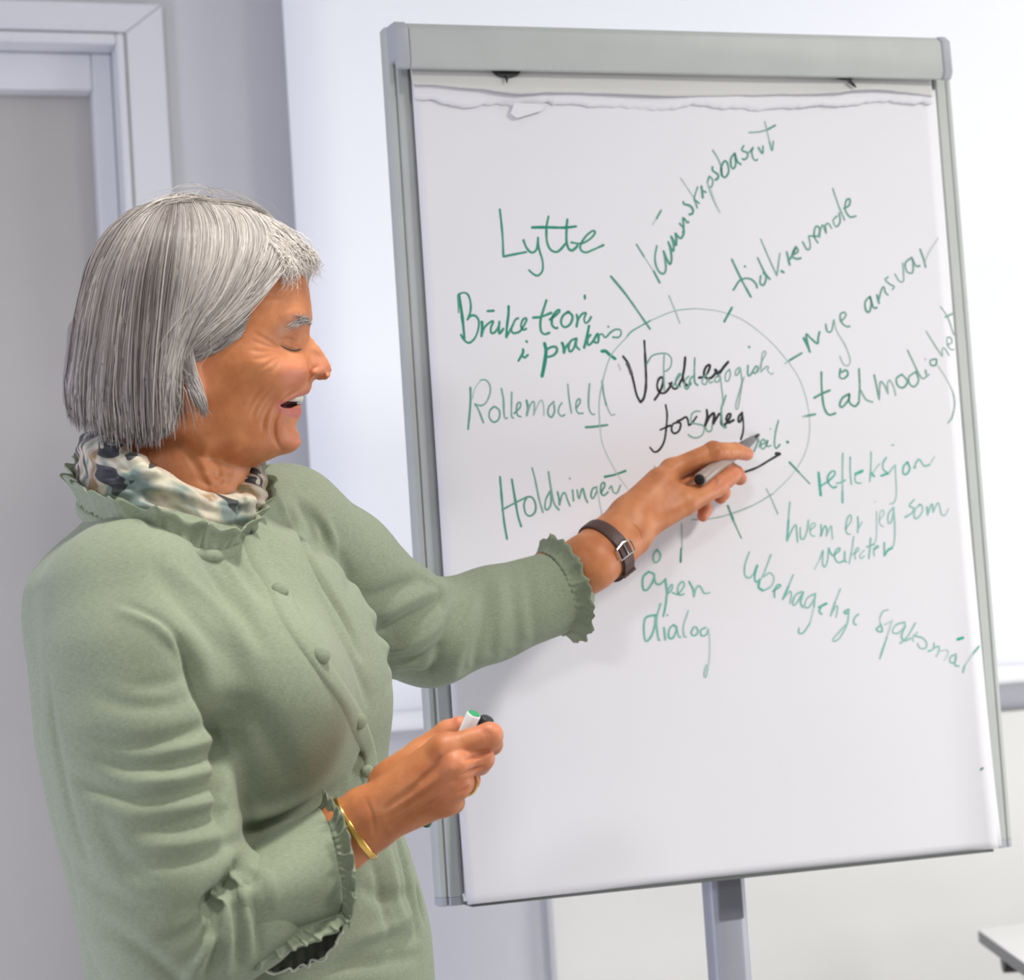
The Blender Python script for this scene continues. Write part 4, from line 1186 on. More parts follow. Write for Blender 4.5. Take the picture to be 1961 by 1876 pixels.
# ---- her left hand (far arm): writing, at the sheet
def B(px, py, off):
    """point on the line of sight, off metres in front of the sheet"""
    return onY(px, py, YP-off)
def D(px, py, d): return P(px, py, d)
WR_L = B(1166, 1052, .118)
LH = dict(
 arm=[P(960, 1165, 2.37), P(1060, 1118, 2.405), B(1130, 1076, .128), WR_L, B(1205, 1022, .110)], armr=[.040, .035, .0305, .028, .026],
 idx=[B(1286, 900, .080), B(1366, 864, .084), B(1408, 863, .066), B(1430, 869, .052)], idxr=[.0125, .0108, .0096, .0080],
 mid=[B(1300, 916, .062), B(1378, 886, .046), B(1410, 907, .034), B(1417, 916, .029)], midr=[.0122, .0105, .0092, .0082],
 rin=[B(1306, 938, .046), B(1370, 922, .024), B(1384, 943, .022), B(1380, 952, .021)], rinr=[.0115, .0098, .0088, .0078],
 pin=[B(1302, 960, .036), B(1345, 955, .018), B(1350, 975, .020), B(1346, 988, .022)], pinr=[.0105, .0088, .0078, .0068],
 thb=[B(1228, 1004, .104), B(1312, 962, .100), B(1372, 930, .082), B(1404, 909, .068)], thbr=[.019, .0145, .0125, .0098])
def lhand_fn(p):
    H = LH
    d = chain(p, H['arm'], H['armr'], .012)
    # flattened wrist: second strand along the upper edge
    d = smin(d, chain(p, [B(1150, 1040, .118), B(1205, 985, .105), B(1262, 922, .092)], [.022, .020, .015], .01), .012)
    palm = chain(p, [B(1205, 1012, .104), B(1286, 900, .080)], [.022, .0135])
    for k, r in (('mid', .014), ('rin', .014), ('pin', .013)):
        palm = smin(palm, cap(p, B(1200, 1022, .098), H[k][0], .022, r), .008)
    palm = smin(palm, cap(p, B(1212, 1000, .100), B(1282, 945, .090), .022, .017), .010)
    d = smin(d, palm, .012)
    fing = None
    for k in ('idx', 'mid', 'rin', 'pin'):
        f = chain(p, H[k], H[k+'r'], .003); f = smin(f, ell(p, H[k][1], np.eye(3), [H[k+'r'][1]*1.06]*3), .004)
        fing = f if fing is None else np.minimum(fing, f)
    d = smin(d, fing, .0055)
    t = chain(p, H['thb'], H['thbr'], .004)
    t = smin(t, cap(p, B(1258, 955, .094), B(1300, 952, .095), .017, .013), .010)
    d = smin(d, t, .007)
    # creases of wrist and knuckles
    return d
allp = np.array(LH['arm'][1:]+LH['idx']+LH['mid']+LH['rin']+LH['pin']+LH['thb'])
lV, lQ = mesh_sdf(lhand_fn, allp.min(0)-.035, allp.max(0)+.025, .0014)

# ---- her right hand (near arm): holding two markers
WR = P(690, 1582, 1.885)
RH = dict(
 arm=[P(470, 1768, 1.838), P(560, 1690, 1.862), P(655, 1604, 1.884)], armr=[.026, .026, .0262],
 idx=[P(852, 1436, 1.872), P(938, 1408, 1.878), P(941, 1424, 1.903), P(905, 1437, 1.916)], idxr=[.0125, .0112, .0098, .0085],
 mid=[P(872, 1468, 1.864), P(922, 1452, 1.880), P(918, 1462, 1.906), P(886, 1472, 1.916)], midr=[.0125, .0110, .0098, .0085],
 rin=[P(872, 1502, 1.866), P(896, 1492, 1.888), P(888, 1502, 1.912), P(862, 1508, 1.918)], rinr=[.0118, .0105, .0092, .0080],
 pin=[P(852, 1534, 1.876), P(868, 1536, 1.898), P(855, 1542, 1.914), P(838, 1545, 1.918)], pinr=[.0108, .0096, .0085, .0075],
 thb=[P(742, 1500, 1.908), P(808, 1444, 1.918), P(858, 1404, 1.920), P(880, 1390, 1.918)], thbr=[.0175, .0140, .0115, .0090])
def rhand_fn(p):
    H = RH
    d = chain(p, H['arm'], H['armr'], .012)
    d = smin(d, chain(p, [P(652, 1585, 1.882), P(690, 1556, 1.882)], [.020, .019]), .014)
    d = smin(d, chain(p, [P(662, 1612, 1.886), P(704, 1588, 1.888)], [.021, .0185]), .014)
    base = [P(704, 1550, 1.880), P(709, 1559, 1.878), P(714, 1569, 1.880), P(719, 1579, 1.886)]
    palm = None
    for (k, r), b in zip((('idx', .0145), ('mid', .0135), ('rin', .0130), ('pin', .0125)), base):
        c = cap(p, b, H[k][0]+FW*.004, .0172, r); palm = c if palm is None else smin(palm, c, .012)
    palm = smin(palm, cap(p, P(720, 1564, 1.892), P(818, 1486, 1.896), .019, .017), .010)
    d = smin(d, palm, .014)
    fing = None
    for k in ('idx', 'mid', 'rin', 'pin'):
        f = chain(p, H[k], H[k+'r'], .003); f = smin(f, ell(p, H[k][0]-FW*.0015, np.eye(3), [H[k+'r'][0]*1.05]*3), .005)
        fing = f if fing is None else np.minimum(fing, f)
    d = smin(d, fing, .006)
    t = chain(p, H['thb'], H['thbr'], .004)
    t = smin(t, cap(p, P(760, 1492, 1.900), P(812, 1452, 1.902), .017, .0135), .012)
    d = smin(d, t, .009)
    # tendons and veins on the back of the hand
    for a, b, w, amp in ((P(730, 1560, 1.862), P(845, 1446, 1.858), .0032, .0010), (P(738, 1572, 1.862), P(866, 1474, 1.850), .0030, .0012), (P(745, 1585, 1.864), P(866, 1506, 1.852), .0028, .0012), (P(752, 1596, 1.868), P(848, 1536, 1.862), .0026, .0010),
                         (P(790, 1545, 1.862), P(840, 1500, 1.855), .0022, .0008), (P(750, 1520, 1.866), P(800, 1500, 1.858), .0022, .0008)):
        d = d-amp*np.exp(-(cap(p, a, b, 0, 0)/w)**2*.35)
    return d
allp = np.array(RH['arm']+RH['idx']+RH['mid']+RH['rin']+RH['pin']+RH['thb'])
rV, rQ = mesh_sdf(rhand_fn, allp.min(0)-.03, allp.max(0)+.025, .0013)
GR = 1.0
def groove(V, Q, strokes, dfl):
    """press lines into a surface: each stroke = photo points, width m, depth m"""
    bv = bvh_of(V, Q); N = vnormals(V, Q); off = np.zeros(len(V))
    for pts, w, dep in strokes:
        pl = np.array([hit(bv, a, b, dfl)[0] for a, b in crom(np.array(pts, float), 5)])
        lo = pl.min(0)-4*w; hi = pl.max(0)+4*w; m = ((V > lo) & (V < hi)).all(1)
        if not m.any(): continue
        d, t = poly_dist(V[m], pl)
        off[m] += GR*dep*np.exp(-(d/w)**2)*np.sin(math.pi*np.clip(t*.92+.04, 0, 1))**.5
    return V-N*off[:, None]
GR = 1.5
rV = groove(rV, rQ, [([(745, 1566), (800, 1530), (858, 1488)], .0030, .0016), ([(752, 1582), (800, 1556), (852, 1522)], .0030, .0016), ([(740, 1548), (790, 1510), (850, 1455)], .0034, .0012),
                     ([(893, 1455), (915, 1445), (936, 1438)], .0022, .0022), ([(884, 1486), (905, 1476), (926, 1468)], .0020, .0020), ([(876, 1520), (888, 1514), (898, 1508)], .002, .0018),
                     ([(925, 1398), (931, 1408), (932, 1420)], .0016, .0007), ([(931, 1396), (938, 1407), (938, 1420)], .0014, .0006), ([(700, 1530), (712, 1560), (718, 1600)], .002, .0006)], 1.88)
lV = groove(lV, lQ, [([(1352, 852), (1358, 862), (1356, 874)], .0016, .0006), ([(1398, 856), (1400, 866), (1398, 874)], .0014, .0006), ([(1366, 912), (1372, 925), (1370, 938)], .0016, .0007), ([(1205, 1000), (1222, 1015), (1228, 1030)], .0018, .0006), ([(1290, 925), (1318, 912), (1345, 890)], .003, .0012)], 2.5)

GR = 1.0
hV = groove(hV, hQ, [([(392, 900), (418, 912), (442, 906)], .0022, .0014), ([(382, 918), (410, 930), (438, 922)], .0022, .0016), ([(378, 938), (405, 948), (430, 938)], .0022, .0014), ([(360, 868), (385, 905), (404, 945)], .004, .0018), ([(400, 868), (418, 895), (424, 925)], .003, .0012)], 1.95)
# ---- plain limbs and trunk under the clothes (hidden by them), down to the feet
HIPC = P(512, 1900, 2.03)
Es = (.545*R0+.838*A0); Es /= np.linalg.norm(Es); Fp = np.cross(Es, [0, 0, 1.0]); Fp = Fp if Fp@R0 > 0 else -Fp
hz_ = HIPC[2]
def foot(s_, fw): return np.array([HIPC[0], HIPC[1], 0])+Es*s_*.11+Fp*fw
LEG = {s_: [HIPC+Es*s_*.085+np.array([0, 0, -.02]), np.array([HIPC[0], HIPC[1], .48])+Es*s_*.10+Fp*(.02+.03*s_), foot(s_, .03*s_)+np.array([0, 0, .085])] for s_ in (-1, 1)}
def trunk_fn(p):
    d = chain(p, [P(350, 1080, 2.0), P(400, 1300, 2.0), P(430, 1550, 2.0), HIPC+np.array([0, 0, .05])], [.06, .10, .095, .085], .03)
    for s_ in (-1, 1): d = smin(d, chain(p, LEG[s_], [.080, .052, .036], .02), .03)
    return d
tv = np.array([P(350, 1080, 2.0), HIPC]+LEG[1]+LEG[-1])
tV, tQ = mesh_sdf(trunk_fn, tv.min(0)-.16, tv.max(0)+.14, .011)
bodyV = [hV, lV, rV, tV]; bodyQ = [hQ, lQ, rQ, tQ]; off = np.cumsum([0]+[len(v) for v in bodyV])
attrs = head_attrs(hV); full = {}
for k, a in attrs.items(): full[k] = np.concatenate([a, np.zeros(off[-1]-len(hV))])
def near(V, pts, r): 
    o_ = np.zeros(len(V))
    for q in pts: o_ = np.maximum(o_, np.exp(-(np.linalg.norm(V-q, axis=1)/r)**2))
    return o_
full['rosy'][off[1]:off[2]] = .55*near(lV, [LH['thb'][3], LH['thb'][2], LH['idx'][3], LH['mid'][3], LH['rin'][3], LH['pin'][3]], .018)
full['rosy'][off[2]:off[3]] = .5*near(rV, [RH['idx'][1], RH['mid'][1], RH['rin'][1], RH['mid'][0], RH['rin'][0], RH['thb'][3]], .016)
body = mesh_np('body', np.concatenate(bodyV), np.concatenate([q+o_ for q, o_ in zip(bodyQ, off)]), M_skin, person, attrs=full)

# ---- things worn and held
M_gold = mat('polished_gold', srgb(226, 184, 98), .22, 1.0)
M_strap = mat('dark_brown_leather', srgb(74, 45, 36), .5, var=.12, vscale=60, bump=.3, bscale=500)
M_steel = mat('bright_steel', srgb(228, 226, 218), .2, 1.0)
handb = bvh_of(np.concatenate([lV, rV]), np.concatenate([lQ, rQ+len(lV)]))
def ring_on(c, axis, n, r_out, side_ref):
    """points where a plane section through c (normal axis) meets the skin, found by casting outward-in"""
    axis = axis/np.linalg.norm(axis); u = np.cross(axis, side_ref); u /= np.linalg.norm(u); w = np.cross(axis, u); out = []
    for k in range(n):
        t = 2*math.pi*k/n; dirv = math.cos(t)*u+math.sin(t)*w
        loc, nor, i, ds = handb.ray_cast(Vector(c+dirv*r_out), Vector(-dirv), r_out)
        out.append((np.array(loc) if loc else c+dirv*.028, dirv))
    return out
def band(name, rings, axis, width, thick, material, parent, lift_=.0004):
    """closed strap: inner/outer surfaces along a ring"""
    V = []; Fq = []; n = len(rings); axis = axis/np.linalg.norm(axis)
    for p, dv in rings:
        for a, t in ((-1, lift_), (-1, lift_+thick*.7), (-.7, lift_+thick), (.7, lift_+thick), (1, lift_+thick*.7), (1, lift_)):
            V.append(p+axis*a*width/2+dv*t)
    for i in range(n):
        j = (i+1) % n
        for k in range(6): k2 = (k+1) % 6; Fq.append((i*6+k, i*6+k2, j*6+k2, j*6+k))
    return mesh_np(name, V, Fq, material, parent)
def smooth_ring(r, it=2):
    P_ = np.array([a for a, _ in r])
    for _ in range(it): P_ = .5*P_+.25*np.roll(P_, 1, 0)+.25*np.roll(P_, -1, 0)
    return [(p, d) for p, (_, d) in zip(P_, r)]
axw = B(1205, 1018, .110)-B(1110, 1092, .130); axw /= np.linalg.norm(axw)
wr_c = B(1160, 1050, .122)
rg = smooth_ring(ring_on(wr_c, axw, 40, .075, UP))
watch = empty('wrist_watch', wr_c-np.array(person.location), None, None); watch.parent = person
band('strap', rg, axw, .0165, .0026, M_strap, watch)
# free end of the strap, its keeper and the steel buckle on the side we see
def ring_at(px, py):
    v = ray(px, py); best = min(range(len(rg)), key=lambda k: np.linalg.norm(to_px(rg[k][0])[:2]-np.array([px, py]))+1000*(rg[k][1]@FW > 0)); return best
kb = ring_at(1171, 1064)
seg_ = [rg[(kb+j) % 40] for j in range(-3, 12)] if to_px(rg[(kb+4) % 40][0])[1] > to_px(rg[kb][0])[1] else [rg[(kb-j) % 40] for j in range(-3, 12)]
V = []; Fq = []
for p, dv in seg_:
    for a, t in ((-.9, .0030), (-.9, .0048), (.9, .0048), (.9, .0030)): V.append(p+axw*a*.0082+dv*t)
for i in range(len(seg_)-1):
    for k in range(4): Fq.append((i*4+k, i*4+(k+1) % 4, i*4+4+(k+1) % 4, i*4+4+k))
Fq += [(3, 2, 1, 0), tuple(4*(len(seg_)-1)+k for k in range(4))]
mesh_np('strap_end', V, Fq, M_strap, watch, smooth=False)
q0, n0 = rg[kb]; tdir = seg_[5][0]-seg_[2][0]; tdir /= np.linalg.norm(tdir)
cB = q0+n0*.0046
fr = [cB+axw*a*.0112+tdir*b for a, b in ((-1, -.006), (0, -.0085), (1, -.006), (1.02, .0075), (-1.02, .0075))]
MB().tube(fr+[fr[0]], .0011, 8, caps=False).build('buckle', M_steel, watch, smooth=True)
MB().tube([cB-tdir*.0085+n0*.0004, cB+n0*.0016, cB+tdir*.0065+n0*.0010], .0007, 8).build('buckle_pin', M_steel, watch, smooth=True)
kk = seg_[9]; 
V = []
kp = [seg_[9][0]+axw*a+seg_[9][1]*t for a, t in ((-.0092, .0026), (-.0092, .0056), (.0092, .0056), (.0092, .0026))]
MB().tube(kp, .0016, 8).build('strap_keeper', M_strap, watch, smooth=True)
fc_ = rg[(kb+20) % 40]
MB().tube([fc_[0]+fc_[1]*.001, fc_[0]+fc_[1]*.0085], [.0145, .0135], 28).build('watch_case', M_steel, watch, smooth=True)
# gold bangle on the near wrist
c = P(681, 1588, 1.885); ax = P(760, 1535, 1.884)-P(610, 1640, 1.880); ax = ax/np.linalg.norm(ax)
br = smooth_ring(ring_on(c, ax, 48, .07, UP), 6); br = [(p+d*.0016+ax*.006*((p-c)@UP)/.03*0, d) for p, d in br]
band('gold_bangle', br, ax, .0058, .0013, M_gold, person)
# wedding ring on the ring finger
a0, a1 = RH['rin'][0], RH['rin'][1]; axr = (a1-a0)/np.linalg.norm(a1-a0); c = a0+(a1-a0)*.66
u = np.cross(axr, UP); u /= np.linalg.norm(u); w_ = np.cross(axr, u)
MB().tube([c+.0128*(math.cos(t)*u+math.sin(t)*w_) for t in np.linspace(0, 2*math.pi, 37)], .0012, 8, caps=False).build('gold_ring', M_gold, person, smooth=True)

# ---- markers
M_barrel = mat('white_marker_plastic', srgb(232, 232, 236), .3)
M_greybar = mat('grey_marker_barrel', srgb(160, 142, 132), .35)
M_green = mat('green_plastic', srgb(0, 150, 84), .4)
M_dkgreen = mat('dark_green_cap', srgb(0, 92, 60), .35)
M_blk = mat('black_marker_plastic', srgb(20, 20, 22), .45, bump=.6, bscale=300)
M_greycone = mat('grey_marker_nose', srgb(112, 108, 106), .45)
def marker(name, label, A_, B_, r, parts):
    """A_ = rear end, B_ = nib end ; parts: (part name, material, t0, t1, r0 scale, r1 scale)"""
    root = empty(name, A_, label, 'marker')
    for nm, mt, t0, t1, s0, s1 in parts:
        a = A_+(B_-A_)*t0; b = A_+(B_-A_)*t1; e = (b-a)/np.linalg.norm(b-a); bev = min(.0012, .25*np.linalg.norm(b-a), r*min(s0, s1)*.45)
        MB().tube([a, a+e*bev, b-e*bev, b], [r*s0-bev, r*s0, r*s1, r*s1-bev], 28).build(nm, mt, root, smooth=True, angle=60)
    return root
A_, B_ = B(1340, 918, .108), B(1453, 832, .0012)
marker('black_marker', 'open black marker in her raised hand touching the paper', A_, B_, .0078,
       [('end_plug', M_blk, -.012, .004, .80, .80), ('barrel', M_greybar, 0, .66, 1, 1), ('nose_cone', M_greycone, .66, .90, .98, .55), ('nib', M_blk, .90, 1.0, .38, .22)])
gA, gB = P(908, 1366, 1.899), P(812, 1579, 1.932)
marker('green_marker', 'white marker with green end held in her lowered hand', gA, gB, .0064,
       [('end_plug', M_green, -.004, .012, .84, .84), ('barrel', M_barrel, .0, .60, 1, 1), ('cap', M_dkgreen, .60, 1.0, 1.08, .9), ('cap_ring', M_dkgreen, .58, .61, 1.12, 1.12)])
dv = (gB-gA)/np.linalg.norm(gB-gA)
kA = P(934, 1374, 1.904); 
marker('marker_cap', 'loose black marker cap beside the white marker in her lowered hand', kA, kA+dv*.052, .0070, [('cap_body', M_blk, 0, .9, .92, 1.0), ('cap_rim', M_blk, .9, 1.0, 1.06, 1.06)])

# ================================================================== clothes
def linen(name, base, dark):
    m = bpy.data.materials.new(name); m.use_nodes = True; nt = m.node_tree; b = nt.nodes['Principled BSDF']
    b.inputs['Roughness'].default_value = .85; b.inputs['Sheen Weight'].default_value = .1; b.inputs['Specular IOR Level'].default_value = .25
    tc = nt.nodes.new('ShaderNodeTexCoord')
    hs = []
    for rot, sc in (((0, 0, 0), (3.0, 3.0, .35)), ((0, 0, 0), (.35, .35, 3.0))):
        mp = nt.nodes.new('ShaderNodeMapping'); mp.inputs['Scale'].default_value = sc
        nt.links.new(tc.outputs['Object'], mp.inputs['Vector'])
        n = nt.nodes.new('ShaderNodeTexNoise'); n.inputs['Scale'].default_value = 620; n.inputs['Detail'].default_value = 2
        nt.links.new(mp.outputs['Vector'], n.inputs['Vector']); hs.append(n.outputs['Fac'])
    ad = nt.nodes.new('ShaderNodeMath'); ad.operation = 'ADD'; nt.links.new(hs[0], ad.inputs[0]); nt.links.new(hs[1], ad.inputs[1])
    hf = nt.nodes.new('ShaderNodeMath'); hf.operation = 'MULTIPLY'; hf.inputs[1].default_value = .5; nt.links.new(ad.outputs[0], hf.inputs[0])
    r = nt.nodes.new('ShaderNodeValToRGB'); r.color_ramp.elements[0].position = .36; r.color_ramp.elements[1].position = .64
    r.color_ramp.elements[0].color = dark; r.color_ramp.elements[1].color = base
    nt.links.new(hf.outputs[0], r.inputs['Fac']); nt.links.new(r.outputs['Color'], b.inputs['Base Color'])
    bp = nt.nodes.new('ShaderNodeBump'); bp.inputs['Strength'].default_value = .35; bp.inputs['Distance'].default_value = .0008
    nt.links.new(hf.outputs[0], bp.inputs['Height']); nt.links.new(bp.outputs['Normal'], b.inputs['Normal'])
    return m
M_linen = linen('sage_green_linen', srgb(145, 153, 130), srgb(123, 131, 108))

LOFT = [  # photo x, y, distance, half width, half depth
 (334, 990, 2.0, .074, .066), (336, 1010, 2.0, .100, .080), (350, 1060, 2.0, .140, .090), (366, 1110, 2.0, .164, .100), (382, 1180, 2.0, .172, .111), (402, 1300, 2.0, .170, .130),
 (413, 1400, 2.0, .168, .133), (420, 1480, 2.0, .165, .127), (432, 1560, 2.0, .166, .121), (460, 1640, 2.01, .170, .121), (486, 1720, 2.02, .173, .122), (503, 1800, 2.03, .175, .123), (510, 1900, 2.03, .177, .123), (516, 2000, 2.03, .180, .124)]
lw = np.array([P(a, b, d) for a, b, d, _, _ in LOFT]); lz = lw[::-1, 2]
lcx, lcy, la, lb = [np.array(v)[::-1] for v in (lw[:, 0], lw[:, 1], [r[3] for r in LOFT], [r[4] for r in LOFT])]
_zf = np.linspace(lz[0], lz[-1], 300)
def _sm(v):
    f = np.interp(_zf, lz, v); k = np.hanning(31); k /= k.sum(); return np.convolve(np.pad(f, 15, mode='edge'), k, 'valid')
_tab = [_sm(v) for v in (lcx, lcy, la, lb)]
SHN, SHF = P(244, 1150, 1.875), P(548, 1012, 2.15)
NEAR = [SHN, P(250, 1270, 1.850), P(256, 1400, 1.836), P(280, 1540, 1.824), P(312, 1680, 1.815), P(332, 1775, 1.815)]
NEARR = [.070, .074, .0745, .073, .068, .060]
NFORE = [P(318, 1775, 1.815), P(400, 1772, 1.822), P(470, 1752, 1.832)]
FAR = [SHF, P(640, 1090, 2.21), P(740, 1178, 2.28), P(822, 1212, 2.325), P(940, 1175, 2.365), P(1060, 1136, 2.40)]
FARR = [.062, .064, .0625, .0565, .050, .0455]
BUST_N = P(495, 1330, 1.905); BUST_F = P(572, 1300, 2.05)
ES2 = .66*R0+.75*A0; ES2 /= np.linalg.norm(ES2); FP2 = .75*R0-.66*A0; FP2 /= np.linalg.norm(FP2)
def blouse_fn(p):
    z = p[:, 2]; cx, cy, a, b = [np.interp(z, _zf, t) for t in _tab]
    dx = p[:, 0]-cx; dy = p[:, 1]-cy; u = dx*ES2[0]+dy*ES2[1]; v = dx*FP2[0]+dy*FP2[1]
    r = (np.abs(u/a)**2.3+np.abs(v/b)**2.3)**(1/2.3); d = (r-1)*np.minimum(a, b)
    d = np.maximum(d, np.maximum(z-lz[-1], lz[0]-z))
    d = smin(d, cap(p, P(345, 1010, 1.99), SHN, .052, .060), .040)
    d = smin(d, cap(p, P(385, 1000, 2.04), SHF, .044, .056), .040)
    d = smin(d, ell(p, BUST_N, np.eye(3), (.075, .075, .08)), .05)
    d = smin(d, ell(p, BUST_F, np.eye(3), (.066, .066, .08)), .05)
    n = chain(p, NEAR, NEARR, .012); n = smin(n, chain(p, NFORE, [.062, .056, .050], .012), .022)
    d = smin(d, n, .016)
    d = smin(d, chain(p, FAR, FARR, .012), .020)
    # natural unevenness of worn cloth
    q = p*np.array([1, 1, 1.0])
    d = d+.0013*np.sin(31*q[:, 0]+17*q[:, 2]+2*np.sin(23*q[:, 1]))*np.sin(19*q[:, 1]-27*q[:, 2])
    return d
bb = np.concatenate([lw, np.array(NEAR), np.array(FAR)])
bV, bQ = mesh_sdf(blouse_fn, bb.min(0)-.19, bb.max(0)+.12, .0034, margin=.012)
bV = relax(bV, bQ, 2)
# folds pressed into the cloth: photo polyline, width mm, depth mm (negative = ridge)
FOLDS = [
 # sleeve seam round the near shoulder and the hollow beside the arm
 ([(238, 1158), (300, 1185), (346, 1228), (372, 1290), (396, 1350)], 5, 2.0), ([(232, 1168), (296, 1196), (340, 1238), (364, 1296)], 6, -2.5),
 ([(352, 1240), (385, 1310), (415, 1380), (430, 1450), (430, 1530), (436, 1600)], 12, 9), ([(440, 1400), (432, 1470), (440, 1540)], 16, 7),
 # creases running over the near upper arm
 ([(408, 1385), (360, 1402), (300, 1420), (240, 1424), (180, 1410)], 7, 2.2), ([(418, 1410), (370, 1428), (310, 1440)], 6, -2.2),
 ([(424, 1440), (380, 1452), (320, 1466), (250, 1468), (190, 1450)], 7, 2.6), ([(428, 1466), (390, 1480), (330, 1494), (270, 1496)], 7, -2.2),
 ([(432, 1500), (390, 1506), (330, 1522), (260, 1528), (190, 1508), (130, 1480)], 8, 2.8), ([(438, 1526), (390, 1540), (330, 1552)], 7, -2.0),
 ([(444, 1552), (400, 1560), (330, 1580), (260, 1586)], 8, 2.4), ([(370, 1330), (320, 1350), (250, 1352), (190, 1335)], 8, 1.5),
 ([(360, 1290), (310, 1310), (250, 1312)], 8, 1.2), ([(452, 1588), (420, 1600), (350, 1616), (290, 1620)], 8, -2.2), ([(455, 1610), (400, 1636), (330, 1650), (260, 1650)], 8, 1.6),
 # elbow
 ([(462, 1650), (440, 1690), (400, 1725), (350, 1750)], 8, 5), ([(450, 1680), (430, 1720), (400, 1790), (370, 1840)], 7, 4), ([(440, 1700), (420, 1760), (395, 1820), (360, 1870)], 6, -3),
 ([(425, 1700), (395, 1750), (350, 1790), (300, 1810)], 8, 3), ([(130, 1640), (180, 1690), (250, 1730), (330, 1745)], 10, 1.8), ([(190, 1560), (230, 1640), (290, 1700)], 10, 1.5),
 ([(170, 1760), (230, 1790), (300, 1840), (340, 1876)], 9, 2.2),
 # back edge of the arm against the back of the blouse
 ([(92, 1290), (100, 1370), (112, 1450), (126, 1520), (146, 1590), (168, 1650)], 6, 2),
 # front of the blouse
 ([(300, 1088), (330, 1130), (380, 1190), (430, 1250), (480, 1330)], 14, 2.2), ([(340, 1090), (390, 1140), (440, 1190), (490, 1250)], 10, -1.5),
 ([(392, 1080), (430, 1130), (470, 1180), (500, 1240)], 9, 2.2), ([(420, 1062), (450, 1105), (490, 1160)], 7, -1.6), ([(445, 1058), (470, 1095), (500, 1140)], 6, 1.6),
 ([(430, 1345), (480, 1370), (520, 1420), (550, 1480)], 16, 3), ([(440, 1355), (430, 1440), (436, 1520)], 14, 5), ([(470, 1600), (540, 1580), (600, 1550), (650, 1510)], 12, 5),
 ([(450, 1570), (520, 1560), (590, 1530)], 10, -2.5),
 ([(552, 980), (590, 1060), (630, 1130), (665, 1190), (690, 1250)], 6, 4), ([(525, 940), (560, 1010), (600, 1090)], 8, -1.8), ([(600, 1120), (640, 1190), (680, 1270), (705, 1340)], 9, 2),
 ([(700, 1430), (690, 1460), (676, 1490)], 6, 3),
 # far sleeve
 ([(572, 960), (600, 1010), (606, 1060)], 7, 3), ([(596, 975), (622, 1020), (626, 1060)], 6, 2.6), ([(625, 1000), (640, 1040), (640, 1080)], 6, -2), ([(650, 1060), (668, 1100), (668, 1140)], 8, 2),
 ([(702, 1148), (730, 1140), (780, 1120), (820, 1110)], 10, 3.2), ([(712, 1178), (745, 1170), (800, 1140), (860, 1120)], 8, -2.6), ([(722, 1206), (750, 1205), (800, 1180), (850, 1150)], 9, 4.5),
 ([(735, 1238), (760, 1240), (800, 1225), (840, 1200)], 8, -2.8), ([(745, 1264), (775, 1268), (806, 1262), (840, 1240)], 8, 4), ([(770, 1285), (812, 1290), (850, 1275)], 7, 2),
 ([(815, 1112), (842, 1128), (850, 1160)], 7, 3), ([(830, 1305), (838, 1260), (858, 1210), (880, 1165)], 9, 2.6), ([(870, 1300), (880, 1250), (900, 1200), (915, 1150)], 9, -2),
 ([(905, 1295), (915, 1240), (925, 1180), (930, 1120)], 9, 2), ([(950, 1280), (955, 1230), (958, 1170), (956, 1110)], 10, -1.4), ([(985, 1265), (990, 1210), (985, 1140), (978, 1090)], 10, 1.5), ([(1020, 1250), (1022, 1200), (1012, 1130), (1004, 1075)], 9, 1.0),
 # lower blouse
 ([(760, 1600), (778, 1660), (790, 1720), (800, 1780)], 7, 3), ([(740, 1620), (755, 1690), (770, 1760)], 9, -2), ([(715, 1650), (735, 1720), (745, 1790)], 8, 2.2), ([(690, 1700), (740, 1720), (790, 1710)], 9, 1.8),
 ([(640, 1850), (700, 1820), (760, 1800), (800, 1790)], 9, 2.6), ([(600, 1870), (660, 1850), (730, 1840), (800, 1830)], 8, 2.2), ([(690, 1800), (740, 1780), (790, 1750)], 8, -1.8), ([(800, 1700), (806, 1730), (812, 1760)], 6, 3),
]
GATHER = [([(456, 1652), (478, 1700), (490, 1760), (494, 1820)], 4, 4), ([(446, 1664), (464, 1715), (474, 1775), (478, 1836)], 5, -4), ([(436, 1680), (450, 1735), (458, 1795), (456, 1850)], 5, 5),
 ([(424, 1696), (434, 1750), (438, 1810), (430, 1866)], 5, -4), ([(408, 1712), (414, 1765), (412, 1820), (398, 1870)], 6, 5), ([(390, 1728), (392, 1780), (384, 1836), (366, 1874)], 6, -3.5), ([(470, 1660), (500, 1700), (510, 1750)], 4, 2.5), ([(480, 1656), (516, 1690), (526, 1740)], 4, -2)]
bV = groove(bV, bQ, [(a, w/1000, d/1000) for a, w, d in GATHER], 1.83)
bV = groove(bV, bQ, [(a, w/1000*.85, d/1000*1.9) for a, w, d in FOLDS], 2.0)
blouse = mesh_np('blouse', bV, bQ, M_linen, person)
bb_bvh = bvh_of(bV, bQ)
bVn = vnormals(bV, bQ)

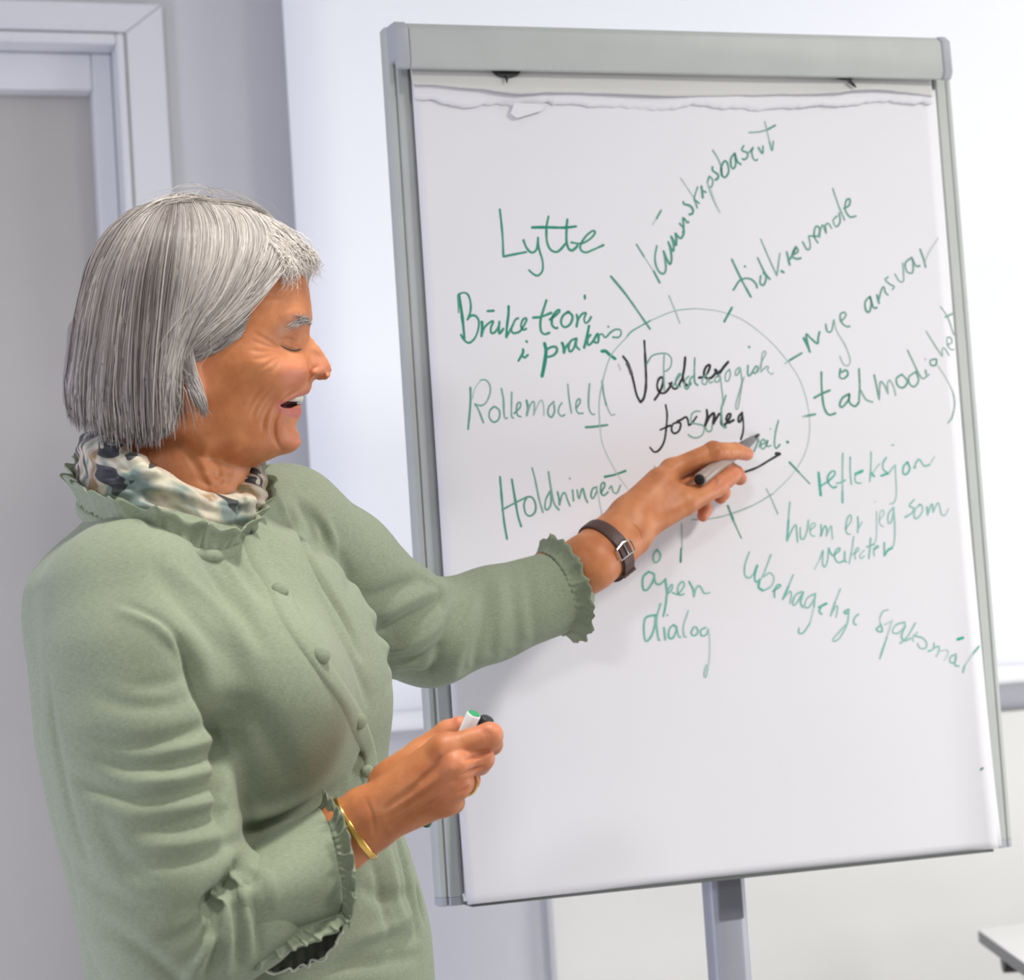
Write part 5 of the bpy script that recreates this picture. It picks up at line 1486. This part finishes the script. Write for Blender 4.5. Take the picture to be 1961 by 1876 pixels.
# button placket: a narrow raised strip down the front
left_e = [(462, 1030), (478, 1078), (508, 1122), (530, 1176), (560, 1224), (592, 1270), (620, 1310), (649, 1350), (672, 1400), (690, 1440), (698, 1474)]
right_e = [(498, 1022), (522, 1066), (550, 1119), (573, 1165), (600, 1214), (628, 1256), (655, 1300), (682, 1342), (705, 1385), (718, 1425), (722, 1462)]
LE = resample(crom(np.array(left_e, float), 6), 60); RE = resample(crom(np.array(right_e, float), 6), 60)
V = []; Fq = []; nc = 9
for i in range(60):
    for k in range(nc):
        a = k/(nc-1); e = min(a, 1-a)*2; q = LE[i]*(1-a)+RE[i]*a
        loc, nor = hit(bb_bvh, *q); h_ = .0030 if 0 < k < nc-1 else -.0008
        V.append(loc+nor*h_)
V = np.array(V).reshape(60, nc, 3)
for _ in range(3): V[1:-1, 1:-1] = .5*V[1:-1, 1:-1]+.125*(V[:-2, 1:-1]+V[2:, 1:-1]+V[1:-1, :-2]+V[1:-1, 2:])
V = V.reshape(-1, 3)
for i in range(59):
    for k in range(nc-1): a = i*nc+k; Fq.append((a, a+1, a+nc+1, a+nc))
mesh_np('button_placket', V, Fq, M_linen, blouse)
def button(px, py, r):
    loc, nor = hit(bb_bvh, px, py); nor = nor*.55-FW*.45; nor = nor/np.linalg.norm(nor); c = loc+nor*.0030
    a = np.cross(nor, UP); a /= np.linalg.norm(a); b = np.cross(nor, a); V = []; Fq = []; n = 24
    pr = [(.72, 0), (.98, .0008), (1, .0022), (.93, .0036), (.70, .0048), (.35, .0055), (.04, .0057)]
    for rr, h_ in pr:
        for k in range(n): t = 2*math.pi*k/n; V.append(c+r*rr*(math.cos(t)*a+math.sin(t)*b)+nor*h_)
    for i in range(len(pr)-1):
        for k in range(n): Fq.append((i*n+k, i*n+(k+1) % n, (i+1)*n+(k+1) % n, (i+1)*n+k))
    return mesh_np('button', V, Fq, M_linen, blouse)
for px, py, r in ((479, 1010, .0062), (534, 1133, .0078), (612, 1256, .0080), (682, 1380, .0075), (699, 1476, .0060)): button(px, py, r)

def ruffle(name, base, up, height, waves, amp, parent, material=M_linen, closed=True, n=420, rows=7, flare=.25, seed=1, gather=.0012):
    """frilled strip: base = closed 3D curve, up(t) direction of the strip, waves grow from the gathered seam to the free edge"""
    r_ = np.random.default_rng(seed)
    bs = crom(np.array(base), 24, closed=closed)
    bs = resample(np.concatenate([bs, bs[:1]]) if closed else bs, n+1 if closed else n)
    if closed: bs = bs[:-1]
    us = crom(np.array(up), 24, closed=closed); us = resample(np.concatenate([us, us[:1]]) if closed else us, n+1 if closed else n)
    if closed: us = us[:-1]
    us = us-bs; ln = np.linalg.norm(us, axis=1)[:, None]; us = us/ln; ln = ln*height
    T = np.roll(bs, -1, 0)-np.roll(bs, 1, 0) if closed else np.gradient(bs, axis=0); T /= np.linalg.norm(T, axis=1)[:, None]
    out = np.cross(T, us); out /= np.maximum(np.linalg.norm(out, axis=1), 1e-9)[:, None]
    c = bs.mean(0)
    if ((bs-c)*out).sum() < 0: out = -out
    t = np.arange(n)/n*2*math.pi
    wob = np.cumsum(r_.normal(0, 1, n)); wob -= np.linspace(wob[0], wob[-1], n); k = np.hanning(25); wob = np.convolve(np.pad(wob, 12, mode='wrap' if closed else 'edge'), k/k.sum(), 'valid'); wob *= 2.2/max(1e-9, np.abs(wob).max())
    ph = waves*t+wob; s1 = np.sin(ph); s2 = np.sin(2*ph+1)
    am = 1+.45*np.sin(t*5+1)+.3*np.sin(t*11)
    rows_ = []
    for j in range(rows):
        v = j/(rows-1)
        d = out*((amp*am*(s1*.8+.35*s2)*v**.9)[:, None]+gather*np.sin(ph*3)[:, None]*(1-v)*.6+flare*height*.05*v*v)
        tw = T*(amp*am*.9*np.cos(ph)*v**.8)[:, None]
        rows_.append(bs+us*ln*(v+.06*(s2*v)[:, None])+d+tw)
    V = np.concatenate(rows_); Fq = []
    m_ = n if closed else n-1
    for j in range(rows-1):
        for i in range(m_): Fq.append((j*n+i, j*n+(i+1) % n, (j+1)*n+(i+1) % n, (j+1)*n+i))
    o = mesh_np(name, V, Fq, material, parent); m = o.modifiers.new('thick', 'SOLIDIFY'); m.thickness = .0011; m.offset = 0
    return o
# collar frill
seam = [P(153, 965, 1.985), P(205, 1002, 1.895), P(276, 1028, 1.866), P(346, 1048, 1.868), P(399, 1057, 1.886), P(434, 1055, 1.910), P(468, 1034, 1.95), P(500, 985, 2.03), P(478, 935, 2.095), P(400, 905, 2.12), P(290, 895, 2.125), P(195, 910, 2.075)]
top = [P(152, 905, 1.985), P(196, 938, 1.900), P(262, 968, 1.875), P(332, 996, 1.875), P(392, 1014, 1.89), P(440, 1012, 1.915), P(470, 990, 1.955), P(503, 935, 2.03), P(480, 885, 2.09), P(400, 850, 2.11), P(290, 845, 2.115), P(190, 855, 2.07)]
ruffle('collar_frill', seam, top, 1.0, 19, .0046, blouse, seed=3, n=620, gather=.0024)
# the narrow stitched band under the frill
V = []; Fq = []; sb_ = crom(np.array(seam), 16, closed=True); cc = sb_.mean(0); n = len(sb_)
for i in range(n):
    o_ = sb_[i]-cc; o_[2] = 0; o_ /= np.linalg.norm(o_)
    for k in range(8): t = 2*math.pi*k/8; V.append(sb_[i]+o_*(.0035*math.cos(t)+.001)+np.array([0, 0, 1])*(.0060*math.sin(t)-.003))
for i in range(n):
    for k in range(8): Fq.append((i*8+k, i*8+(k+1) % 8, ((i+1) % n)*8+(k+1) % 8, ((i+1) % n)*8+k))
mesh_np('neck_band', V, Fq, M_linen, blouse)

# far cuff frill
axf = P(1060, 1136, 2.40)-P(940, 1175, 2.365); axf /= np.linalg.norm(axf)
cf = P(1056, 1136, 2.40); uf = np.cross(axf, FW); uf /= np.linalg.norm(uf); wf = np.cross(axf, uf)
cb = [cf+.0465*(math.cos(t)*uf+math.sin(t)*wf) for t in np.linspace(0, 2*math.pi, 16, endpoint=False)]
ct = [cf+axf*.0185+.049*(math.cos(t)*uf+math.sin(t)*wf) for t in np.linspace(0, 2*math.pi, 16, endpoint=False)]
ruffle('far_cuff_frill', cb, ct, 1.0, 14, .0024, blouse, seed=5, n=300)

# near cuff: wide open sleeve end, slit along the underside
ringA = [P(452, 1652, 1.845), P(462, 1690, 1.792), P(468, 1745, 1.778), P(470, 1800, 1.790), P(468, 1846, 1.828), P(468, 1830, 1.872), P(468, 1760, 1.888), P(460, 1690, 1.878)]
ringE = [P(610, 1546, 1.885), P(636, 1600, 1.846), P(650, 1660, 1.830), P(655, 1720, 1.828), P(648, 1752, 1.832), P(600, 1800, 1.870), P(606, 1700, 1.922), P(612, 1610, 1.920)]
ringM = [.5*a+.5*b for a, b in zip(ringA, ringE)]
ringM = [P(534, 1586, 1.868), P(548, 1648, 1.812), P(558, 1702, 1.796), P(560, 1758, 1.802), P(556, 1786, 1.818), P(530, 1826, 1.868), P(535, 1740, 1.912), P(536, 1650, 1.905)]
n = 64; rows = []
def rr_(r): c = crom(np.array(r), 12, closed=True); return resample(np.concatenate([c, c[:1]]), n+1)[:-1]
RA, RM, RE_ = rr_(ringA), rr_(ringM), rr_(ringE)
# start of the tube tucked into the elbow
RS = RA+(RA.mean(0)-RM.mean(0))*.55; RS = RS.mean(0)+(RS-RS.mean(0))*.8
keys = np.stack([RS, RA, RM, RE_])
J = 28
for j in range(J+1):
    s_ = j/J*3; i = min(int(s_), 2); f = s_-i
    a, b, c, d = keys[max(i-1, 0)], keys[i], keys[i+1], keys[min(i+2, 3)]
    q = .5*((2*b)+(c-a)*f+(2*a-5*b+4*c-d)*f*f+(3*b-3*c+d-a)*f**3)
    th = np.arange(n)/n*2*math.pi
    ctr = q.mean(0); nrm = q-ctr; nrm /= np.linalg.norm(nrm, axis=1)[:, None]
    g = np.exp(-((s_-1.0)/.35)**2)
    q = q+nrm*(.0035*g*np.sin(th*9+2*np.sin(th))+.0012*np.sin(th*3+s_*2))[:, None]
    rows.append(q)
V = np.concatenate(rows); Fq = []
for j in range(J):
    for i in range(n): Fq.append((j*n+i, j*n+(i+1) % n, (j+1)*n+(i+1) % n, (j+1)*n+i))
V = groove(V, np.array(Fq), [(a, w/1000, d/1000) for a, w, d in GATHER], 1.83)
o = mesh_np('near_cuff', V, Fq, M_linen, blouse); m = o.modifiers.new('thick', 'SOLIDIFY'); m.thickness = .0014; m.offset = 0
# frill: goes along the end of the sleeve and returns along the slit
fb = [P(609, 1544, 1.890), P(636, 1598, 1.845), P(650, 1655, 1.829), P(656, 1712, 1.826), P(655, 1746, 1.829)]
ft_ = [P(630, 1530, 1.892), P(666, 1590, 1.845), P(682, 1648, 1.828), P(686, 1712, 1.824), P(676, 1758, 1.828)]
ruffle('near_cuff_frill', fb, ft_, 1.0, 9, .0040, blouse, closed=False, n=200, seed=8)
fb = [P(656, 1744, 1.829), P(620, 1764, 1.823), P(580, 1780, 1.815), P(540, 1794, 1.806), P(500, 1812, 1.799), P(468, 1828, 1.80)]
ft_ = [P(670, 1762, 1.828), P(634, 1782, 1.824), P(592, 1800, 1.817), P(552, 1814, 1.808), P(512, 1832, 1.803), P(478, 1846, 1.805)]
ruffle('slit_frill', fb, ft_, 1.0, 7, .0036, blouse, closed=False, n=200, seed=9)
# inside of the sleeve seen through the slit, and its wavy far hem
M_inner_shade = mat('sleeve_inner_shade', srgb(64, 66, 56), .9, bump=.2, bscale=400)  # dark colour paints in the shade inside the sleeve
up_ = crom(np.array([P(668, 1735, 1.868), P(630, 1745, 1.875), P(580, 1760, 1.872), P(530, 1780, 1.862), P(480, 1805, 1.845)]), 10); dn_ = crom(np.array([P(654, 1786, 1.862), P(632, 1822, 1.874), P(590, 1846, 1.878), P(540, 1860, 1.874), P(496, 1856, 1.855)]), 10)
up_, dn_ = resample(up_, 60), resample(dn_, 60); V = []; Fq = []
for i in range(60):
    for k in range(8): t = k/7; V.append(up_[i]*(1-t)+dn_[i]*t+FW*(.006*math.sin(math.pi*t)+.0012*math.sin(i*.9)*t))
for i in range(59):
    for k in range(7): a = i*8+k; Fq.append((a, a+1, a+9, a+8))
o = mesh_np('sleeve_inner_shade', V, Fq, M_inner_shade, blouse); m = o.modifiers.new('thick', 'SOLIDIFY'); m.thickness = .001
hm = np.array([dn_[i]-FW*.001+UP*(.0022*math.sin(i*.62+math.sin(i*.2)*2))+RT*(.0016*math.cos(i*.62)) for i in range(60)])
MB().tube(hm, .0011, 6).build('hem_edge', mat('pale_hem_thread', srgb(196, 198, 184), .8), blouse, smooth=True)

# ---- neckerchief with a printed pattern
def scarf_mat():
    m = bpy.data.materials.new('printed_silk'); m.use_nodes = True; nt = m.node_tree; b = nt.nodes['Principled BSDF']
    b.inputs['Roughness'].default_value = .5; b.inputs['Sheen Weight'].default_value = .2
    tc = nt.nodes.new('ShaderNodeTexCoord')
    mp = nt.nodes.new('ShaderNodeMapping'); mp.inputs['Scale'].default_value = (1, 1, .8); nt.links.new(tc.outputs['Object'], mp.inputs['Vector'])
    n1 = nt.nodes.new('ShaderNodeTexNoise'); n1.inputs['Scale'].default_value = 17; n1.inputs['Detail'].default_value = 3; n1.inputs['Distortion'].default_value = 1.2
    nt.links.new(mp.outputs['Vector'], n1.inputs['Vector'])
    r = nt.nodes.new('ShaderNodeValToRGB'); r.color_ramp.interpolation = 'LINEAR'
    cols = [(.0, (103, 113, 104)), (.36, (110, 127, 120)), (.45, (163, 158, 137)), (.52, (190, 182, 158)), (.58, (177, 159, 144)), (.63, (144, 111, 60)), (.70, (103, 110, 89)), (1, (77, 82, 63))]
    e = r.color_ramp.elements; e[0].position = 0; e[0].color = srgb(*cols[0][1]); e[1].position = 1; e[1].color = srgb(*cols[-1][1])
    for p_, c_ in cols[1:-1]: q = e.new(p_); q.color = srgb(*c_)
    nt.links.new(n1.outputs['Fac'], r.inputs['Fac'])
    n2 = nt.nodes.new('ShaderNodeTexNoise'); n2.inputs['Scale'].default_value = 11; n2.inputs['Detail'].default_value = 1.5; n2.inputs['Distortion'].default_value = 2.2
    nt.links.new(mp.outputs['Vector'], n2.inputs['Vector'])
    r2 = nt.nodes.new('ShaderNodeValToRGB'); r2.color_ramp.interpolation = 'CONSTANT'; e = r2.color_ramp.elements
    e[0].position = 0; e[0].color = (0, 0, 0, 1); e[1].position = .565; e[1].color = (1, 1, 1, 1); q = e.new(.66); q.color = (0, 0, 0, 1); q = e.new(.36); q.color = (0, 0, 0, 1); q = e.new(.30); q.color = (1, 1, 1, 1)
    nt.links.new(n2.outputs['Fac'], r2.inputs['Fac'])
    mx = nt.nodes.new('ShaderNodeMix'); mx.data_type = 'RGBA'; mx.inputs[7].default_value = srgb(30, 32, 34)
    nt.links.new(r2.outputs['Color'], mx.inputs[0]); nt.links.new(r.outputs['Color'], mx.inputs[6]); nt.links.new(mx.outputs[2], b.inputs['Base Color'])
    return m
M_scarf = scarf_mat()
LOOP = [P(186, 878, 2.03), P(206, 900, 1.945), P(254, 928, 1.912), P(306, 960, 1.912), P(352, 978, 1.918), P(398, 990, 1.935), P(442, 986, 1.965), P(474, 950, 2.02), P(472, 915, 2.075), P(400, 885, 2.10), P(290, 872, 2.10)]
LR = [.022, .0235, .0205, .0165, .0145, .0145, .0155, .0200, .020, .02, .021]
lp = crom(np.array(LOOP), 8, closed=True); lr = resample(np.array(LR+[LR[0]])[:, None], len(lp)+1)[:-1, 0]
def scarf_fn(p):
    d = None
    for i in range(0, len(lp), 2):
        j = (i+2) % len(lp)
        # tall, flattened rolls: two parallel strands
        for o_, k in ((.5, .60), (-.5, .66)):
            c = cap(p, lp[i]+UP*o_*lr[i], lp[j]+UP*o_*lr[j], lr[i]*k+.002, lr[j]*k+.002); d = c if d is None else smin(d, c, .006)
    # knot in front
    d = smin(d, cap(p, P(408, 980, 1.934), P(458, 978, 1.955), .0130, .0135), .006)
    d = smin(d, cap(p, P(462, 968, 1.955), P(455, 1012, 1.955), .014, .010), .004)
    d = smin(d, cap(p, P(474, 955, 2.00), P(484, 905, 2.04), .018, .013), .005)
    ang = np.arctan2((p-lp.mean(0))@FW, (p-lp.mean(0))@RT)
    h_ = (p-lp.mean(0))@UP
    return d+.0016*np.sin(h_*420+ang*3+np.sin(ang*5)*2)*np.clip(1-np.abs(np.sin(ang*1.5))*.3, 0, 1)
kV, kQ = mesh_sdf(scarf_fn, lp.min(0)-.05, lp.max(0)+.05, .0024, margin=.006)
kV = groove(kV, kQ, [([(200, 860), (240, 895), (290, 945), (340, 972)], .004, .003), ([(190, 880), (240, 925), (310, 965), (380, 990)], .004, .003), ([(400, 958), (440, 968), (468, 975)], .003, .003), ([(460, 940), (466, 965), (452, 1000)], .003, .004)], 1.95)
mesh_np('neckerchief', kV, kQ, M_scarf, person)

# ---- trousers and shoes (below the frame)
M_trs = mat('dark_trousers', srgb(48, 52, 60), .85, bump=.3, bscale=500)
M_shoe = mat('black_leather_shoe', srgb(28, 26, 26), .4)
def trs_fn(p):
    d = ell(p, HIPC+np.array([0, 0, -.05]), np.stack([ES2, FP2, [0, 0, 1]]), (.158, .108, .14))
    for s_ in (-1, 1): d = smin(d, chain(p, [LEG[s_][0], LEG[s_][1], LEG[s_][2]+np.array([0, 0, -.01])], [.090, .074, .064], .02), .03)
    return np.maximum(d, .055-p[:, 2])
tv = np.array([HIPC]+LEG[1]+LEG[-1])
rV_, rQ_ = mesh_sdf(trs_fn, tv.min(0)-.2, tv.max(0)+.2, .010, margin=.01)
mesh_np('trousers', rV_, rQ_, M_trs, person)
for s_ in (-1, 1):
    f0 = foot(s_, .03*s_)
    def shoe_fn(p):
        d = chain(p, [f0+Fp*-.05+np.array([0, 0, .045]), f0+Fp*.06+np.array([0, 0, .04]), f0+Fp*.15+np.array([0, 0, .032])], [.040, .040, .034], .01)
        d = smin(d, cap(p, f0+np.array([0, 0, .05]), f0+np.array([0, 0, .10]), .042, .044), .02)
        return np.maximum(d, .002-p[:, 2])
    q1, q2 = mesh_sdf(shoe_fn, f0-np.array([.25, .25, .0]), f0+np.array([.25, .25, .17]), .006, margin=.01)
    mesh_np('shoe', q1, q2, M_shoe, person)
